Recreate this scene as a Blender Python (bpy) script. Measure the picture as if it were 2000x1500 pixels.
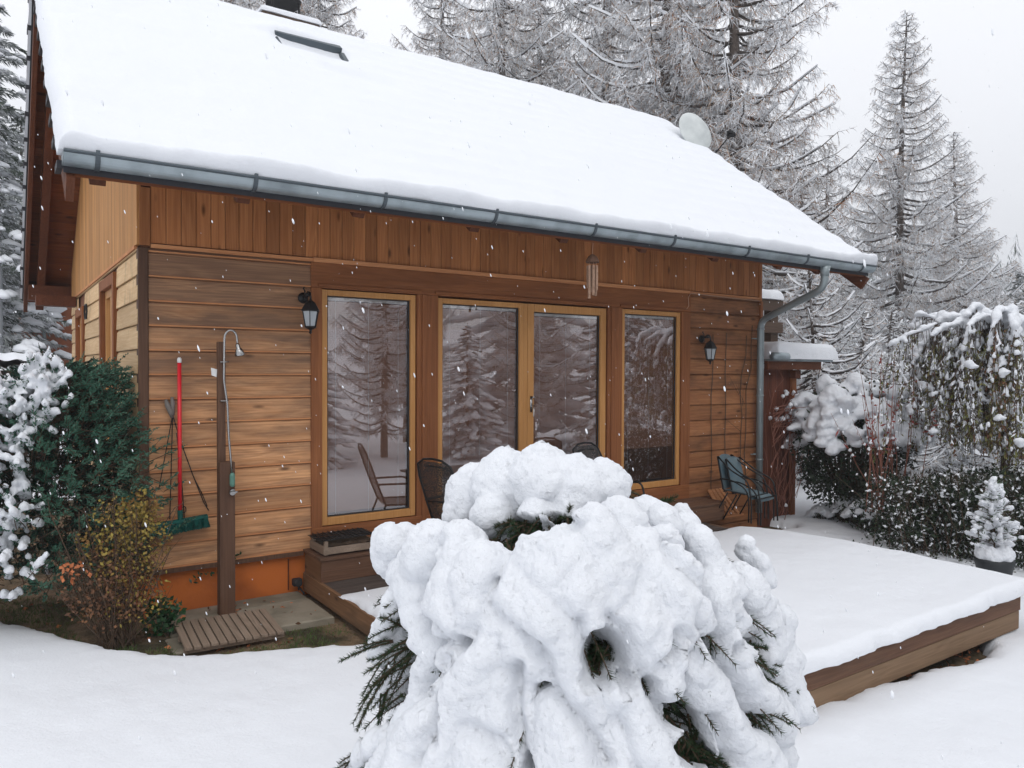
import bpy, bmesh, math, random
import numpy as np
from mathutils import Vector, Matrix
R = math.radians
# ---------------------------------------------------------------- camera, light, exposure
sc = bpy.context.scene
for o in list(bpy.data.objects): bpy.data.objects.remove(o)
col = sc.collection
FPX, YAW, PITCH, ROLL = 1489.15, 34.358, -1.088, 0.244
cd = bpy.data.cameras.new('camera'); cam = bpy.data.objects.new('camera', cd); col.objects.link(cam)
cd.sensor_fit = 'HORIZONTAL'; cd.sensor_width = 36; cd.lens = FPX / 2000 * 36
cd.clip_start = .05; cd.clip_end = 900
cam.location = (0, -7, 0)
F = Vector((math.sin(R(YAW)) * math.cos(R(PITCH)), math.cos(R(YAW)) * math.cos(R(PITCH)), math.sin(R(PITCH))))
RT = Vector((math.cos(R(YAW)), -math.sin(R(YAW)), 0)); UP = RT.cross(F)
m = Matrix((RT, UP, -F)).transposed()
cam.rotation_euler = (m @ Matrix.Rotation(R(ROLL), 3, 'Z')).to_euler()
sc.camera = cam
w = bpy.data.worlds.new('World'); sc.world = w; w.use_nodes = True
nt = w.node_tree; N = nt.nodes; L = nt.links; bg = N['Background']
sky = N.new('ShaderNodeTexSky'); sky.sky_type = 'NISHITA'; sky.sun_disc = False
SUN_EL, SUN_ROT = R(48), R(200)
sky.sun_elevation = SUN_EL; sky.sun_rotation = SUN_ROT
sk = N.new('ShaderNodeVectorMath'); sk.operation = 'SCALE'; sk.inputs['Scale'].default_value = .09
L.new(sky.outputs[0], sk.inputs[0])
tc = N.new('ShaderNodeTexCoord'); sp = N.new('ShaderNodeSeparateXYZ'); L.new(tc.outputs['Generated'], sp.inputs[0])
mr = N.new('ShaderNodeMapRange'); L.new(sp.outputs['Z'], mr.inputs[0])
mr.inputs[1].default_value = 0; mr.inputs[2].default_value = 1; mr.inputs[3].default_value = .80; mr.inputs[4].default_value = 1.10
nz = N.new('ShaderNodeTexNoise'); nz.inputs['Scale'].default_value = 1.6; nz.inputs['Detail'].default_value = 3; L.new(tc.outputs['Generated'], nz.inputs['Vector'])
nr = N.new('ShaderNodeMapRange'); L.new(nz.outputs[0], nr.inputs[0]); nr.inputs[1].default_value = .3; nr.inputs[2].default_value = .7; nr.inputs[3].default_value = .97; nr.inputs[4].default_value = 1.03
mu = N.new('ShaderNodeMath'); mu.operation = 'MULTIPLY'; L.new(mr.outputs[0], mu.inputs[0]); L.new(nr.outputs[0], mu.inputs[1])
cl = N.new('ShaderNodeVectorMath'); cl.operation = 'SCALE'; cl.inputs[0].default_value = (.972, .985, 1.022); L.new(mu.outputs[0], cl.inputs['Scale'])
mx = N.new('ShaderNodeMix'); mx.data_type = 'RGBA'; mx.inputs[0].default_value = .92      # thick cloud over the clear sky
L.new(sk.outputs[0], mx.inputs[6]); L.new(cl.outputs[0], mx.inputs[7]); L.new(mx.outputs[2], bg.inputs[0]); bg.inputs[1].default_value = 1.0
sd = bpy.data.lights.new('sun', 'SUN'); sun = bpy.data.objects.new('sun', sd); col.objects.link(sun)
sd.energy = .5; sd.angle = R(35); sd.color = (1, .97, .93)
dx, dy = math.sin(SUN_ROT), math.cos(SUN_ROT)
sun.rotation_euler = Vector((dx * math.cos(SUN_EL), dy * math.cos(SUN_EL), math.sin(SUN_EL))).to_track_quat('Z', 'Y').to_euler()
sc.view_settings.view_transform = 'Standard'; sc.view_settings.look = 'None'; sc.view_settings.gamma = 1
sc.view_settings.exposure = .40
sc.render.engine = 'CYCLES'
sc.cycles.max_bounces = 8; sc.cycles.diffuse_bounces = 3; sc.cycles.glossy_bounces = 3; sc.cycles.transparent_max_bounces = 12
sc.cycles.use_denoising = True
# ---------------------------------------------------------------- helpers
GZ = -2.12                                             # ground at the house wall; the eye is at z = 0
rng = np.random.default_rng(7); random.seed(7)
def ground_z(x, y):
    return GZ - .022 * np.maximum(0, np.asarray(x) - 2) - .045 * np.maximum(0, -1 - np.asarray(y)).clip(0, 8)
def tag(o, label=None, cat=None, group=None, kind=None):
    for k, v in (('label', label), ('category', cat), ('group', group), ('kind', kind)):
        if v: o[k] = v
    return o
def empty(name, loc=(0, 0, 0), rz=0):
    o = bpy.data.objects.new(name, None); col.objects.link(o); o.location = loc; o.rotation_euler.z = rz; o.empty_display_size = .1
    return o
class MB:
    def __init__(s): s.v = []; s.f = []; s.m = []; s.n = 0
    def add(s, v, f, m=0):
        s.v.append(np.asarray(v, float).reshape(-1, 3))
        s.f.extend([[i + s.n for i in q] for q in f]); s.m.extend([m] * len(f)); s.n += len(s.v[-1])
    def box(s, a, b, m=0, M=None):
        x0, y0, z0 = a; x1, y1, z1 = b
        v = np.array([(x0, y0, z0), (x1, y0, z0), (x1, y1, z0), (x0, y1, z0), (x0, y0, z1), (x1, y0, z1), (x1, y1, z1), (x0, y1, z1)], float)
        if M is not None: v = v @ np.array(M.to_3x3()).T + np.array(M.translation)
        s.add(v, [(0, 3, 2, 1), (4, 5, 6, 7), (0, 1, 5, 4), (1, 2, 6, 5), (2, 3, 7, 6), (3, 0, 4, 7)], m)
    def bar(s, p, q, w, h, m=0, up=(0, 0, 1)):                      # beam from p to q, w wide, h high
        p = np.array(p, float); q = np.array(q, float); d = q - p; d /= np.linalg.norm(d)
        sd_ = np.cross(d, up); sd_ /= np.linalg.norm(sd_); u = np.cross(sd_, d)
        v = [e + sd_ * a * w / 2 + u * b * h / 2 for e in (p, q) for a, b in ((-1, -1), (1, -1), (1, 1), (-1, 1))]
        s.add(v, [(0, 1, 2, 3), (7, 6, 5, 4), (0, 4, 5, 1), (1, 5, 6, 2), (2, 6, 7, 3), (3, 7, 4, 0)], m)
    def tube(s, pts, r, n=8, m=0, cap=True):
        P = np.array(pts, float); k = len(P); r = np.full(k, r) if np.isscalar(r) else np.asarray(r, float)
        T = np.gradient(P, axis=0); T /= np.linalg.norm(T, axis=1)[:, None] + 1e-12
        u = np.cross(T[0], (0, 0, 1)); 
        if np.linalg.norm(u) < .05: u = np.cross(T[0], (0, 1, 0))
        u /= np.linalg.norm(u); V = []
        for i in range(k):
            u = u - T[i] * (u @ T[i]); u /= np.linalg.norm(u); w_ = np.cross(T[i], u)
            for j in range(n):
                a = 2 * math.pi * j / n; V.append(P[i] + r[i] * (math.cos(a) * u + math.sin(a) * w_))
        Fc = [(i * n + j, i * n + (j + 1) % n, (i + 1) * n + (j + 1) % n, (i + 1) * n + j) for i in range(k - 1) for j in range(n)]
        if cap and n > 2: Fc += [tuple(range(n - 1, -1, -1)), tuple((k - 1) * n + j for j in range(n))]
        s.add(V, Fc, m)
    def lathe(s, prof, c=(0, 0, 0), n=20, m=0, M=None):             # prof = [(r, z)]
        V = [(r * math.cos(2 * math.pi * j / n), r * math.sin(2 * math.pi * j / n), z) for r, z in prof for j in range(n)]
        V = np.array(V, float)
        if M is not None: V = V @ np.array(M.to_3x3()).T
        V += np.array(c)
        k = len(prof); Fc = [(i * n + j, i * n + (j + 1) % n, (i + 1) * n + (j + 1) % n, (i + 1) * n + j) for i in range(k - 1) for j in range(n)]
        Fc += [tuple(range(n - 1, -1, -1)), tuple((k - 1) * n + j for j in range(n))]
        s.add(V, Fc, m)
    def grid(s, P, m=0, flip=False):                                # P: (a, b, 3) array
        a, b = P.shape[:2]
        idx = np.arange(a * b).reshape(a, b)
        q = np.stack([idx[:-1, :-1], idx[1:, :-1], idx[1:, 1:], idx[:-1, 1:]], -1).reshape(-1, 4)
        if flip: q = q[:, ::-1]
        s.add(P.reshape(-1, 3), q.tolist(), m)
    def tris(s, V, m=0):                                            # V: (k, 3, 3) loose triangles
        V = np.asarray(V, float).reshape(-1, 3, 3); k = len(V)
        s.add(V, np.arange(3 * k).reshape(-1, 3).tolist(), m)
    def quads(s, V, m=0):
        V = np.asarray(V, float).reshape(-1, 4, 3); k = len(V)
        s.add(V, np.arange(4 * k).reshape(-1, 4).tolist(), m)
    def build(s, name, mats, parent=None, smooth=False, bevel=0):
        me = bpy.data.meshes.new(name)
        me.from_pydata(np.concatenate(s.v).tolist() if s.v else [], [], s.f)
        for mt in (mats if isinstance(mats, (list, tuple)) else [mats]): me.materials.append(mt)
        me.polygons.foreach_set('material_index', s.m)
        if smooth: me.polygons.foreach_set('use_smooth', [True] * len(me.polygons))
        me.update()
        o = bpy.data.objects.new(name, me); col.objects.link(o)
        if parent is not None: o.parent = parent; o.matrix_parent_inverse = Matrix()
        if bevel:
            b = o.modifiers.new('bevel', 'BEVEL'); b.width = bevel; b.segments = 2; b.limit_method = 'ANGLE'
        return o
def copy_tree(o, parent=None):
    c = o.copy(); col.objects.link(c); c.parent = parent
    for ch in o.children: copy_tree(ch, c)
    return c
def vnoise(x, y, z=0., seed=0):                                     # smooth value noise in -1..1
    x = np.asarray(x, float); y = np.asarray(y, float); z = np.broadcast_to(np.asarray(z, float), np.broadcast(x, y).shape)
    x, y = np.broadcast_arrays(x, y)
    xi, yi, zi = np.floor(x), np.floor(y), np.floor(z); fx, fy, fz = x - xi, y - yi, z - zi
    fx = fx * fx * (3 - 2 * fx); fy = fy * fy * (3 - 2 * fy); fz = fz * fz * (3 - 2 * fz)
    def h(a, b, c):
        t = np.sin(a * 127.1 + b * 311.7 + c * 74.7 + seed * 17.3) * 43758.5453
        return (t - np.floor(t)) * 2 - 1
    r = 0
    for dz, wz in ((0, 1 - fz), (1, fz)):
        for dy_, wy in ((0, 1 - fy), (1, fy)):
            for dx_, wx in ((0, 1 - fx), (1, fx)): r = r + h(xi + dx_, yi + dy_, zi + dz) * wx * wy * wz
    return r
def fbm(x, y, z=0., o=4, seed=0):
    r = 0; a = 1; t = 0
    for i in range(o): r = r + a * vnoise(np.asarray(x) * 2 ** i, np.asarray(y) * 2 ** i, np.asarray(z) * 2 ** i, seed + i); t += a; a *= .5
    return r / t
# ---------------------------------------------------------------- materials
def mat(name, base, rough=.7, bump=None, var=None, spec=.3, metal=0, extra=None):
    """base colour with noise variation; bump=(scale, strength, distance); var=(scale, colour2, lo, hi)"""
    M = bpy.data.materials.new(name); M.use_nodes = True; t = M.node_tree; n = t.nodes; l = t.links; p = n['Principled BSDF']
    p.inputs['Base Color'].default_value = (*base, 1); p.inputs['Roughness'].default_value = rough
    p.inputs['Specular IOR Level'].default_value = spec; p.inputs['Metallic'].default_value = metal
    c = n.new('ShaderNodeTexCoord')
    if var:
        z = n.new('ShaderNodeTexNoise'); z.inputs['Scale'].default_value = var[0]; z.inputs['Detail'].default_value = 6; l.new(c.outputs['Object'], z.inputs[0])
        a = n.new('ShaderNodeMapRange'); a.inputs[1].default_value = var[2]; a.inputs[2].default_value = var[3]; l.new(z.outputs[0], a.inputs[0])
        x = n.new('ShaderNodeMix'); x.data_type = 'RGBA'; x.inputs[6].default_value = (*base, 1); x.inputs[7].default_value = (*var[1], 1)
        l.new(a.outputs[0], x.inputs[0]); l.new(x.outputs[2], p.inputs['Base Color'])
    if bump:
        z = n.new('ShaderNodeTexNoise'); z.inputs['Scale'].default_value = bump[0]; z.inputs['Detail'].default_value = 5; l.new(c.outputs['Object'], z.inputs[0])
        b = n.new('ShaderNodeBump'); b.inputs['Strength'].default_value = bump[1]; b.inputs['Distance'].default_value = bump[2]
        l.new(z.outputs[0], b.inputs['Height']); l.new(b.outputs[0], p.inputs['Normal'])
    return M
def wood(name, light, dark, axis='X', pitch=0, off=0, weather=None, knots=1, rough=.7, paxis='Z', streak=.5):
    """plank wood: grain along axis; with pitch each board (counted along paxis) gets its own tone, grain and a groove;
    weather = (colour, lo, hi, scale): blotches of old grey-black wood with a shape of their own"""
    M = bpy.data.materials.new(name); M.use_nodes = True; t = M.node_tree; n = t.nodes; l = t.links; p = n['Principled BSDF']
    p.inputs['Roughness'].default_value = rough; p.inputs['Specular IOR Level'].default_value = .25
    def nd(k, **kw):
        x = n.new(k)
        for a, b in kw.items(): setattr(x, a, b)
        return x
    def math_(op, a, b=None):
        x = nd('ShaderNodeMath', operation=op)
        for i, v in enumerate((a, b)):
            if v is None: continue
            if isinstance(v, (int, float)): x.inputs[i].default_value = v
            else: l.new(v, x.inputs[i])
        return x.outputs[0]
    def mix(f, a, b):
        x = nd('ShaderNodeMix', data_type='RGBA')
        if isinstance(f, (int, float)): x.inputs[0].default_value = f
        else: l.new(f, x.inputs[0])
        for i, v in ((6, a), (7, b)):
            if isinstance(v, tuple): x.inputs[i].default_value = (*v, 1)
            else: l.new(v, x.inputs[i])
        return x.outputs[2]
    def ramp(v, a, b, c=0, d=1):
        x = nd('ShaderNodeMapRange'); l.new(v, x.inputs[0])
        for i, q in enumerate((a, b, c, d)): x.inputs[i + 1].default_value = q
        return x.outputs[0]
    tcn = nd('ShaderNodeTexCoord'); s = nd('ShaderNodeSeparateXYZ'); l.new(tcn.outputs['Object'], s.inputs[0])
    ax = {'X': 0, 'Y': 1, 'Z': 2}
    if pitch:
        q = math_('DIVIDE', math_('SUBTRACT', s.outputs[ax[paxis]], off), pitch)
        idx = math_('FLOOR', q); fr = math_('FRACT', q)
    else: idx = None
    wn = nd('ShaderNodeTexWhiteNoise', noise_dimensions='1D')
    if idx is not None: l.new(math_('ADD', idx, 3.3), wn.inputs['W'])
    cmb = nd('ShaderNodeCombineXYZ')
    for i in range(3):
        v = s.outputs[i]
        if idx is not None: v = math_('ADD', v, math_('MULTIPLY', wn.outputs[0], 37.0 + 11 * i))
        l.new(v, cmb.inputs[i])
    def tex(sc_along, sc_across, detail=5, dist=0):
        mp = nd('ShaderNodeMapping'); l.new(cmb.outputs[0], mp.inputs[0])
        mp.inputs['Scale'].default_value = [sc_along if k == axis else sc_across for k in 'XYZ']
        z = nd('ShaderNodeTexNoise'); z.inputs['Scale'].default_value = 1; z.inputs['Detail'].default_value = detail; z.inputs['Distortion'].default_value = dist
        l.new(mp.outputs[0], z.inputs[0]); return z.outputs[0]
    ring = tex(.55, 7, 2, .5)
    rings = math_('FRACT', math_('MULTIPLY', ring, 9.0))
    rings = ramp(math_('ABSOLUTE', math_('SUBTRACT', rings, .5)), 0, .5)
    fine = tex(1.6, 85, 4)
    g = math_('ADD', math_('MULTIPLY', rings, .22), math_('MULTIPLY', fine, .75))
    c = mix(ramp(g, .22, .72), dark, light)
    tone = tex(.7, 3.0, 4)
    c = mix(ramp(tone, .35, .68, 0, .55), c, tuple(d * .75 for d in dark))
    if knots:
        mp = nd('ShaderNodeMapping'); l.new(cmb.outputs[0], mp.inputs[0]); mp.inputs['Scale'].default_value = [2.1 if k == axis else (6.5 if (not pitch or k == paxis) else .02) for k in 'XYZ']
        vo = nd('ShaderNodeTexVoronoi'); vo.inputs['Scale'].default_value = 1; l.new(mp.outputs[0], vo.inputs[0])
        c = mix(ramp(vo.outputs['Distance'], .05, .15, .9, 0), c, tuple(d * .3 for d in dark))
    if idx is not None:
        vv = nd('ShaderNodeHueSaturation'); l.new(c, vv.inputs['Color']); l.new(ramp(wn.outputs[0], 0, 1, .84, 1.14), vv.inputs['Value']); c = vv.outputs[0]
        gr = math_('MINIMUM', fr, math_('SUBTRACT', 1.0, fr))
    if weather:
        wc, lo, hi, wsc = weather[:4]
        mp = nd('ShaderNodeMapping'); l.new(tcn.outputs['Object'], mp.inputs[0]); mp.inputs['Scale'].default_value = wsc
        z = nd('ShaderNodeTexNoise'); z.inputs['Scale'].default_value = 1; z.inputs['Detail'].default_value = 7; z.inputs['Roughness'].default_value = .62; l.new(mp.outputs[0], z.inputs[0])
        v = z.outputs[0]
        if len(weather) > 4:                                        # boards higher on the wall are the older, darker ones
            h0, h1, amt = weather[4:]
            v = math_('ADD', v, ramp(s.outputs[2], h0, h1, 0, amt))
        if idx is not None: v = math_('ADD', v, ramp(wn.outputs[0], 0, 1, -.05, .05))
        f = ramp(v, lo, hi, 0, .80)
        f = math_('MULTIPLY', f, ramp(g, .2, 1.0, 1.0, .72))
        c = mix(f, c, wc)
    if idx is not None: c = mix(ramp(gr, .0, .030, .6, 0), c, tuple(d * .2 for d in dark))
    l.new(c, p.inputs['Base Color'])
    b = nd('ShaderNodeBump'); b.inputs['Strength'].default_value = .5; b.inputs['Distance'].default_value = .004
    hgt = g
    if idx is not None: hgt = math_('ADD', g, ramp(gr, 0, .06, -2.5, 0))
    l.new(hgt, b.inputs['Height']); l.new(b.outputs[0], p.inputs['Normal'])
    return M
def snow_mat(name, scale=1.0, strength=.6):
    M = bpy.data.materials.new(name); M.use_nodes = True; t = M.node_tree; n = t.nodes; l = t.links; p = n['Principled BSDF']
    p.inputs['Base Color'].default_value = (.79, .81, .845, 1); p.inputs['Roughness'].default_value = .85; p.inputs['Specular IOR Level'].default_value = .2
    c = n.new('ShaderNodeTexCoord')
    prev = None
    for s_, st, di in ((9 * scale, strength * .5, .03), (60 * scale, strength, .006), (260 * scale, strength, .0022)):
        z = n.new('ShaderNodeTexNoise'); z.inputs['Scale'].default_value = s_; z.inputs['Detail'].default_value = 4; l.new(c.outputs['Object'], z.inputs[0])
        b = n.new('ShaderNodeBump'); b.inputs['Strength'].default_value = st; b.inputs['Distance'].default_value = di; l.new(z.outputs[0], b.inputs['Height'])
        if prev: l.new(prev.outputs[0], b.inputs['Normal'])
        prev = b
    l.new(prev.outputs[0], p.inputs['Normal'])
    return M
K = {}
K['snow'] = snow_mat('snow', 1, .55)
K['snow_roof'] = snow_mat('snow_roof', .6, .4)
K['snow_clump'] = snow_mat('snow_clump', 1.3, .9)
K['frost'] = mat('frost', (.86, .875, .90), .9, var=(1.3, (.68, .67, .67), .48, .72))
K['frost_white'] = mat('frost_white', (.86, .88, .91), .9)
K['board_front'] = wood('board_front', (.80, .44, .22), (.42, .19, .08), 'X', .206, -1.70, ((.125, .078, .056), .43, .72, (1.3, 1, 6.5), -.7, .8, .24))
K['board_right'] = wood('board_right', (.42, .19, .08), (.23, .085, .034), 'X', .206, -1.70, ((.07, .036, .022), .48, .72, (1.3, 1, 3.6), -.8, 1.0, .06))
K['board_side'] = wood('board_side', (.80, .58, .34), (.60, .38, .19), 'Y', .206, -1.70, ((.10, .075, .055), .60, .70, (1, 4.5, .9)), knots=0)
K['frieze'] = wood('frieze', (.54, .225, .082), (.33, .115, .036), 'Z', .12, 1.11, paxis='X')
K['gable'] = wood('gable', (.62, .33, .125), (.47, .21, .068), 'Z', .095, 0, paxis='Y', knots=0)
K['trim'] = wood('trim', (.33, .125, .045), (.20, .068, .024), 'X', knots=0)
K['trim_v'] = wood('trim_v', (.33, .125, .045), (.20, .068, .024), 'Z', knots=0)
K['bead'] = wood('bead', (.72, .34, .15), (.50, .20, .08), 'X', knots=0)
K['post_wood'] = wood('post_wood', (.16, .085, .05), (.09, .045, .028), 'Z', knots=0)
K['frame'] = wood('frame', (.58, .30, .11), (.48, .22, .065), 'Z', knots=0, rough=.45)
K['soffit'] = wood('soffit', (.24, .075, .022), (.14, .04, .012), 'X', .11, 0, paxis='Y')
K['rafter'] = wood('rafter', (.15, .05, .022), (.085, .028, .012), 'Y', knots=0)
K['plinth'] = mat('plinth', (.56, .15, .03), .85, bump=(40, .4, .004), var=(2.2, (.34, .09, .022), .45, .75))
K['deck'] = wood('deck', (.19, .10, .058), (.11, .052, .03), 'X', weather=((.08, .05, .035), .5, .7, (1, 3, 8)))
K['deck_light'] = wood('deck_light', (.27, .175, .105), (.18, .11, .062), 'X', knots=0, weather=((.20, .09, .05), .55, .75, (.8, 2, 3)))
K['deck_side'] = wood('deck_side', (.28, .155, .08), (.17, .085, .042), 'Y', weather=((.09, .06, .04), .5, .7, (3, 1, 6)))
K['deck_grey'] = wood('deck_grey', (.13, .10, .085), (.07, .052, .045), 'X', .12, 0, paxis='Y', knots=0)
K['grey_wood'] = wood('grey_wood', (.33, .25, .19), (.20, .145, .105), 'Y', knots=0)
K['dark_wood'] = wood('dark_wood', (.13, .085, .06), (.07, .045, .032), 'X', knots=0)
K['shed_red'] = wood('shed_red', (.17, .055, .028), (.10, .03, .016), 'Z', .14, 9, paxis='X', knots=0)
K['zinc'] = mat('zinc', (.40, .46, .49), .45, metal=.6, bump=(18, .1, .003), var=(4, (.24, .28, .30), .4, .7))
K['zinc_dark'] = mat('zinc_dark', (.10, .12, .135), .5, metal=.6)
K['pipe'] = mat('pipe', (.29, .335, .345), .45, metal=.4, var=(3, (.22, .26, .27), .4, .7))
K['black'] = mat('black', (.012, .012, .013), .5)
K['blackmetal'] = mat('black_metal', (.018, .017, .017), .4, metal=.2)
K['rubber'] = mat('rubber', (.03, .03, .032), .6)
K['chrome'] = mat('chrome', (.40, .39, .38), .25, metal=1)
K['red'] = mat('red_paint', (.72, .018, .03), .35, spec=.5)
K['green'] = mat('green_bristles', (.008, .105, .085), .7, var=(30, (.004, .055, .045), .4, .6))
K['white'] = mat('white_plastic', (.75, .75, .74), .4)
K['lampglass'] = mat('lamp_glass', (.38, .41, .43), .12, spec=.6)
K['blue'] = mat('blue_fabric', (.15, .19, .205), .6, bump=(300, .4, .001), var=(6, (.085, .15, .19), .4, .7))
K['dish'] = mat('dish_grey', (.60, .63, .62), .5, var=(3, (.40, .43, .43), .4, .7))
K['tile'] = mat('roof_tile', (.03, .03, .035), .6)
K['soil'] = mat('soil', (.085, .055, .036), .95, bump=(30, .9, .03), var=(3, (.045, .032, .02), .4, .65))
K['stone'] = mat('paving', (.27, .235, .18), .9, bump=(35, .5, .008), var=(4, (.17, .15, .11), .4, .65))
K['ground'] = mat('ground_soil', (.23, .155, .095), .95, bump=(25, .9, .03), var=(2.5, (.05, .042, .022), .4, .6))
K['bark'] = mat('bark', (.12, .085, .065), .95, bump=(14, 1, .03), var=(5, (.045, .034, .028), .4, .6))
K['bark_frost'] = mat('bark_frost', (.11, .088, .075), .95, bump=(14, 1, .03), var=(2.2, (.55, .55, .56), .55, .68))
K['limb'] = mat('limb', (.075, .062, .055), .95)
K['larch_brown'] = mat('larch_brown', (.58, .44, .34), .95, var=(.6, (.24, .18, .145), .4, .65))
K['larch_rust'] = mat('larch_rust', (.40, .19, .085), .95)
K['needle'] = mat('needle', (.045, .095, .042), .6, var=(8, (.085, .10, .035), .5, .75))
K['needle_far'] = mat('needle_far', (.05, .068, .05), .8, var=(2.2, (.50, .52, .53), .42, .62))
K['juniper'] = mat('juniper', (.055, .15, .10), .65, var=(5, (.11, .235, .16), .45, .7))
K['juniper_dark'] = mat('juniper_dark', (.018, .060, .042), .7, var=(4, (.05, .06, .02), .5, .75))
K['leaf_dark'] = mat('leaf_dark', (.02, .035, .016), .5, var=(5, (.045, .03, .018), .5, .7))
K['ivy'] = mat('ivy_leaf', (.018, .06, .022), .4, var=(9, (.035, .09, .03), .45, .7))
K['leaf_yellow'] = mat('leaf_yellow', (.30, .235, .05), .7, var=(9, (.20, .10, .03), .4, .65))
K['leaf_brown'] = mat('leaf_brown', (.20, .095, .045), .8, var=(9, (.10, .05, .03), .4, .65))
K['leaf_orange'] = mat('leaf_orange', (.50, .17, .07), .8)
K['leaf_olive'] = mat('leaf_olive', (.17, .18, .055), .7, var=(9, (.14, .09, .035), .45, .65))
K['leaf_red'] = mat('leaf_red', (.28, .05, .04), .7)
K['twig'] = mat('twig', (.085, .055, .036), .9)
K['twig_red'] = mat('twig_red', (.24, .10, .07), .9)
K['grass'] = mat('grass', (.07, .11, .03), .8, var=(6, (.17, .15, .06), .5, .75))
K['interior'] = mat('interior_wood', (.20, .085, .045), .8)
K['blind'] = mat('blind_slat', (.50, .275, .19), .5)
K['blind_rail'] = mat('blind_rail', (.75, .76, .76), .5)
K['bamboo'] = mat('bamboo', (.36, .23, .16), .6, var=(30, (.24, .14, .09), .4, .65))
K['terracotta'] = mat('dark_pot', (.03, .033, .036), .5)
K['cable'] = mat('cable', (.5, .30, .2), .6)
K['far_wood'] = mat('far_wood', (.30, .10, .045), .8, bump=(10, .4, .02))
K['glassy'] = mat('valve', (.10, .22, .17), .4)
gm = bpy.data.materials.new('window_glass'); gm.use_nodes = True; t = gm.node_tree; n_ = t.nodes; l_ = t.links
for q in list(n_):
    if q.type == 'BSDF_PRINCIPLED': n_.remove(q)
tr = n_.new('ShaderNodeBsdfTransparent'); tr.inputs[0].default_value = (.97, .95, .93, 1)
gl = n_.new('ShaderNodeBsdfGlossy'); gl.inputs['Roughness'].default_value = .012; gl.inputs[0].default_value = (.95, .93, .95, 1)
fr = n_.new('ShaderNodeFresnel'); fr.inputs[0].default_value = 1.62
mf = n_.new('ShaderNodeMath'); mf.operation = 'MULTIPLY_ADD'; l_.new(fr.outputs[0], mf.inputs[0]); mf.inputs[1].default_value = 1.6; mf.inputs[2].default_value = .17; mf.use_clamp = True
ms = n_.new('ShaderNodeMixShader'); l_.new(mf.outputs[0], ms.inputs[0]); l_.new(tr.outputs[0], ms.inputs[1]); l_.new(gl.outputs[0], ms.inputs[2])
l_.new(ms.outputs[0], n_['Material Output'].inputs[0]); K['glass'] = gm
# ================================================================ the house
XL, XR, YB = 1.03, 9.06, 6.2
SL = .76                                              # roof slope, rise over run
RX0, RX1, EY, RY = .40, 9.74, -1.20, 2.6              # roof plan: gable edges, front eave, ridge
def roofz(y): return 1.335 + SL * (y - EY) if y <= RY else 1.335 + SL * (RY - EY) - SL * (y - RY)
BY = 6.75
house = empty('wooden_cabin', (XL, 0, GZ))
tag(house, 'weathered wooden cabin with a snow covered roof and tall terrace windows', 'cabin')
def H(mb, name, mats, smooth=False, bevel=0, parent=None):         # builds in world coordinates under the cabin
    o = mb.build(name, mats, None, smooth, bevel); p = parent or house
    o.parent = p; o.matrix_parent_inverse = Matrix.Translation(-Vector(p_world(p))); return o
def p_world(p):
    v = Vector(p.location)
    return v if p.parent is None else (v if p.type == 'MESH' else v)
def HP(mb, name, mats, parent, smooth=False, bevel=0):             # sub-part, world coordinates
    o = mb.build(name, mats, None, smooth, bevel); o.parent = parent; o.matrix_parent_inverse = Matrix()
    return o
# boards: real lapped boards, each proud of the next, cut round the openings
def boards(mb, x0, x1, z0, z1, pitch, off, side=False, holes=()):
    z = off
    while z < z1:
        a, b = max(z + .004, z0), min(z + pitch, z1)
        if b - a > .01:
            segs = [(x0, x1)]
            for h0, h1, hz0, hz1 in holes:
                if hz0 < b - .002 and hz1 > a + .002:
                    segs = [q for s0, s1 in segs for q in ((s0, min(s1, h0)), (max(s0, h1), s1)) if q[1] - q[0] > .01]
            for s0, s1 in segs:
                j = random.uniform(-.001, .001)
                lo, hi, top = -.024 + j, -.012 + j, .0
                prof = [(0, a), (lo, a), (lo, a + .006), (hi - .004, b - .022), (hi + .006, b - .012), (hi + .006, b), (0, b)]
                V = [(s0, y, zz) if not side else (XL + y, s0, zz) for y, zz in prof] + [(s1, y, zz) if not side else (XL + y, s1, zz) for y, zz in prof]
                k = len(prof); Fc = [(i, i + 1, k + i + 1, k + i) for i in range(k - 1)] + [tuple(range(k)), tuple(range(2 * k - 1, k - 1, -1))]
                mb.add(V, [f[::-1] for f in Fc] if not side else Fc)
        z += pitch
mb = MB(); boards(mb, 1.092, 2.48, -1.70, 1.0, .206, -1.70)
H(mb, 'board_wall', K['board_front'])
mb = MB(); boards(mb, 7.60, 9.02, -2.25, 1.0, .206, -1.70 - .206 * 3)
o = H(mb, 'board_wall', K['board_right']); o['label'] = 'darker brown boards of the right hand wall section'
SIDEWIN = ((1.27, 2.45, -1.2, .93), (4.3, 5.3, -1.2, .80))
mb = MB(); boards(mb, 0, YB, -1.70, 1.0, .206, -1.70, True, SIDEWIN)
o = H(mb, 'side_board_wall', K['board_side']); o['label'] = 'pale weathered boards of the gable side'
# bead strips of light wood on each board joint of the front
mb = MB(); z = -1.70
while z < .98:
    mb.box((1.092, -.032, z - .007), (2.48, -.010, z + .004)); z += .206
H(mb, 'joint_bead', K['bead'])
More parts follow.
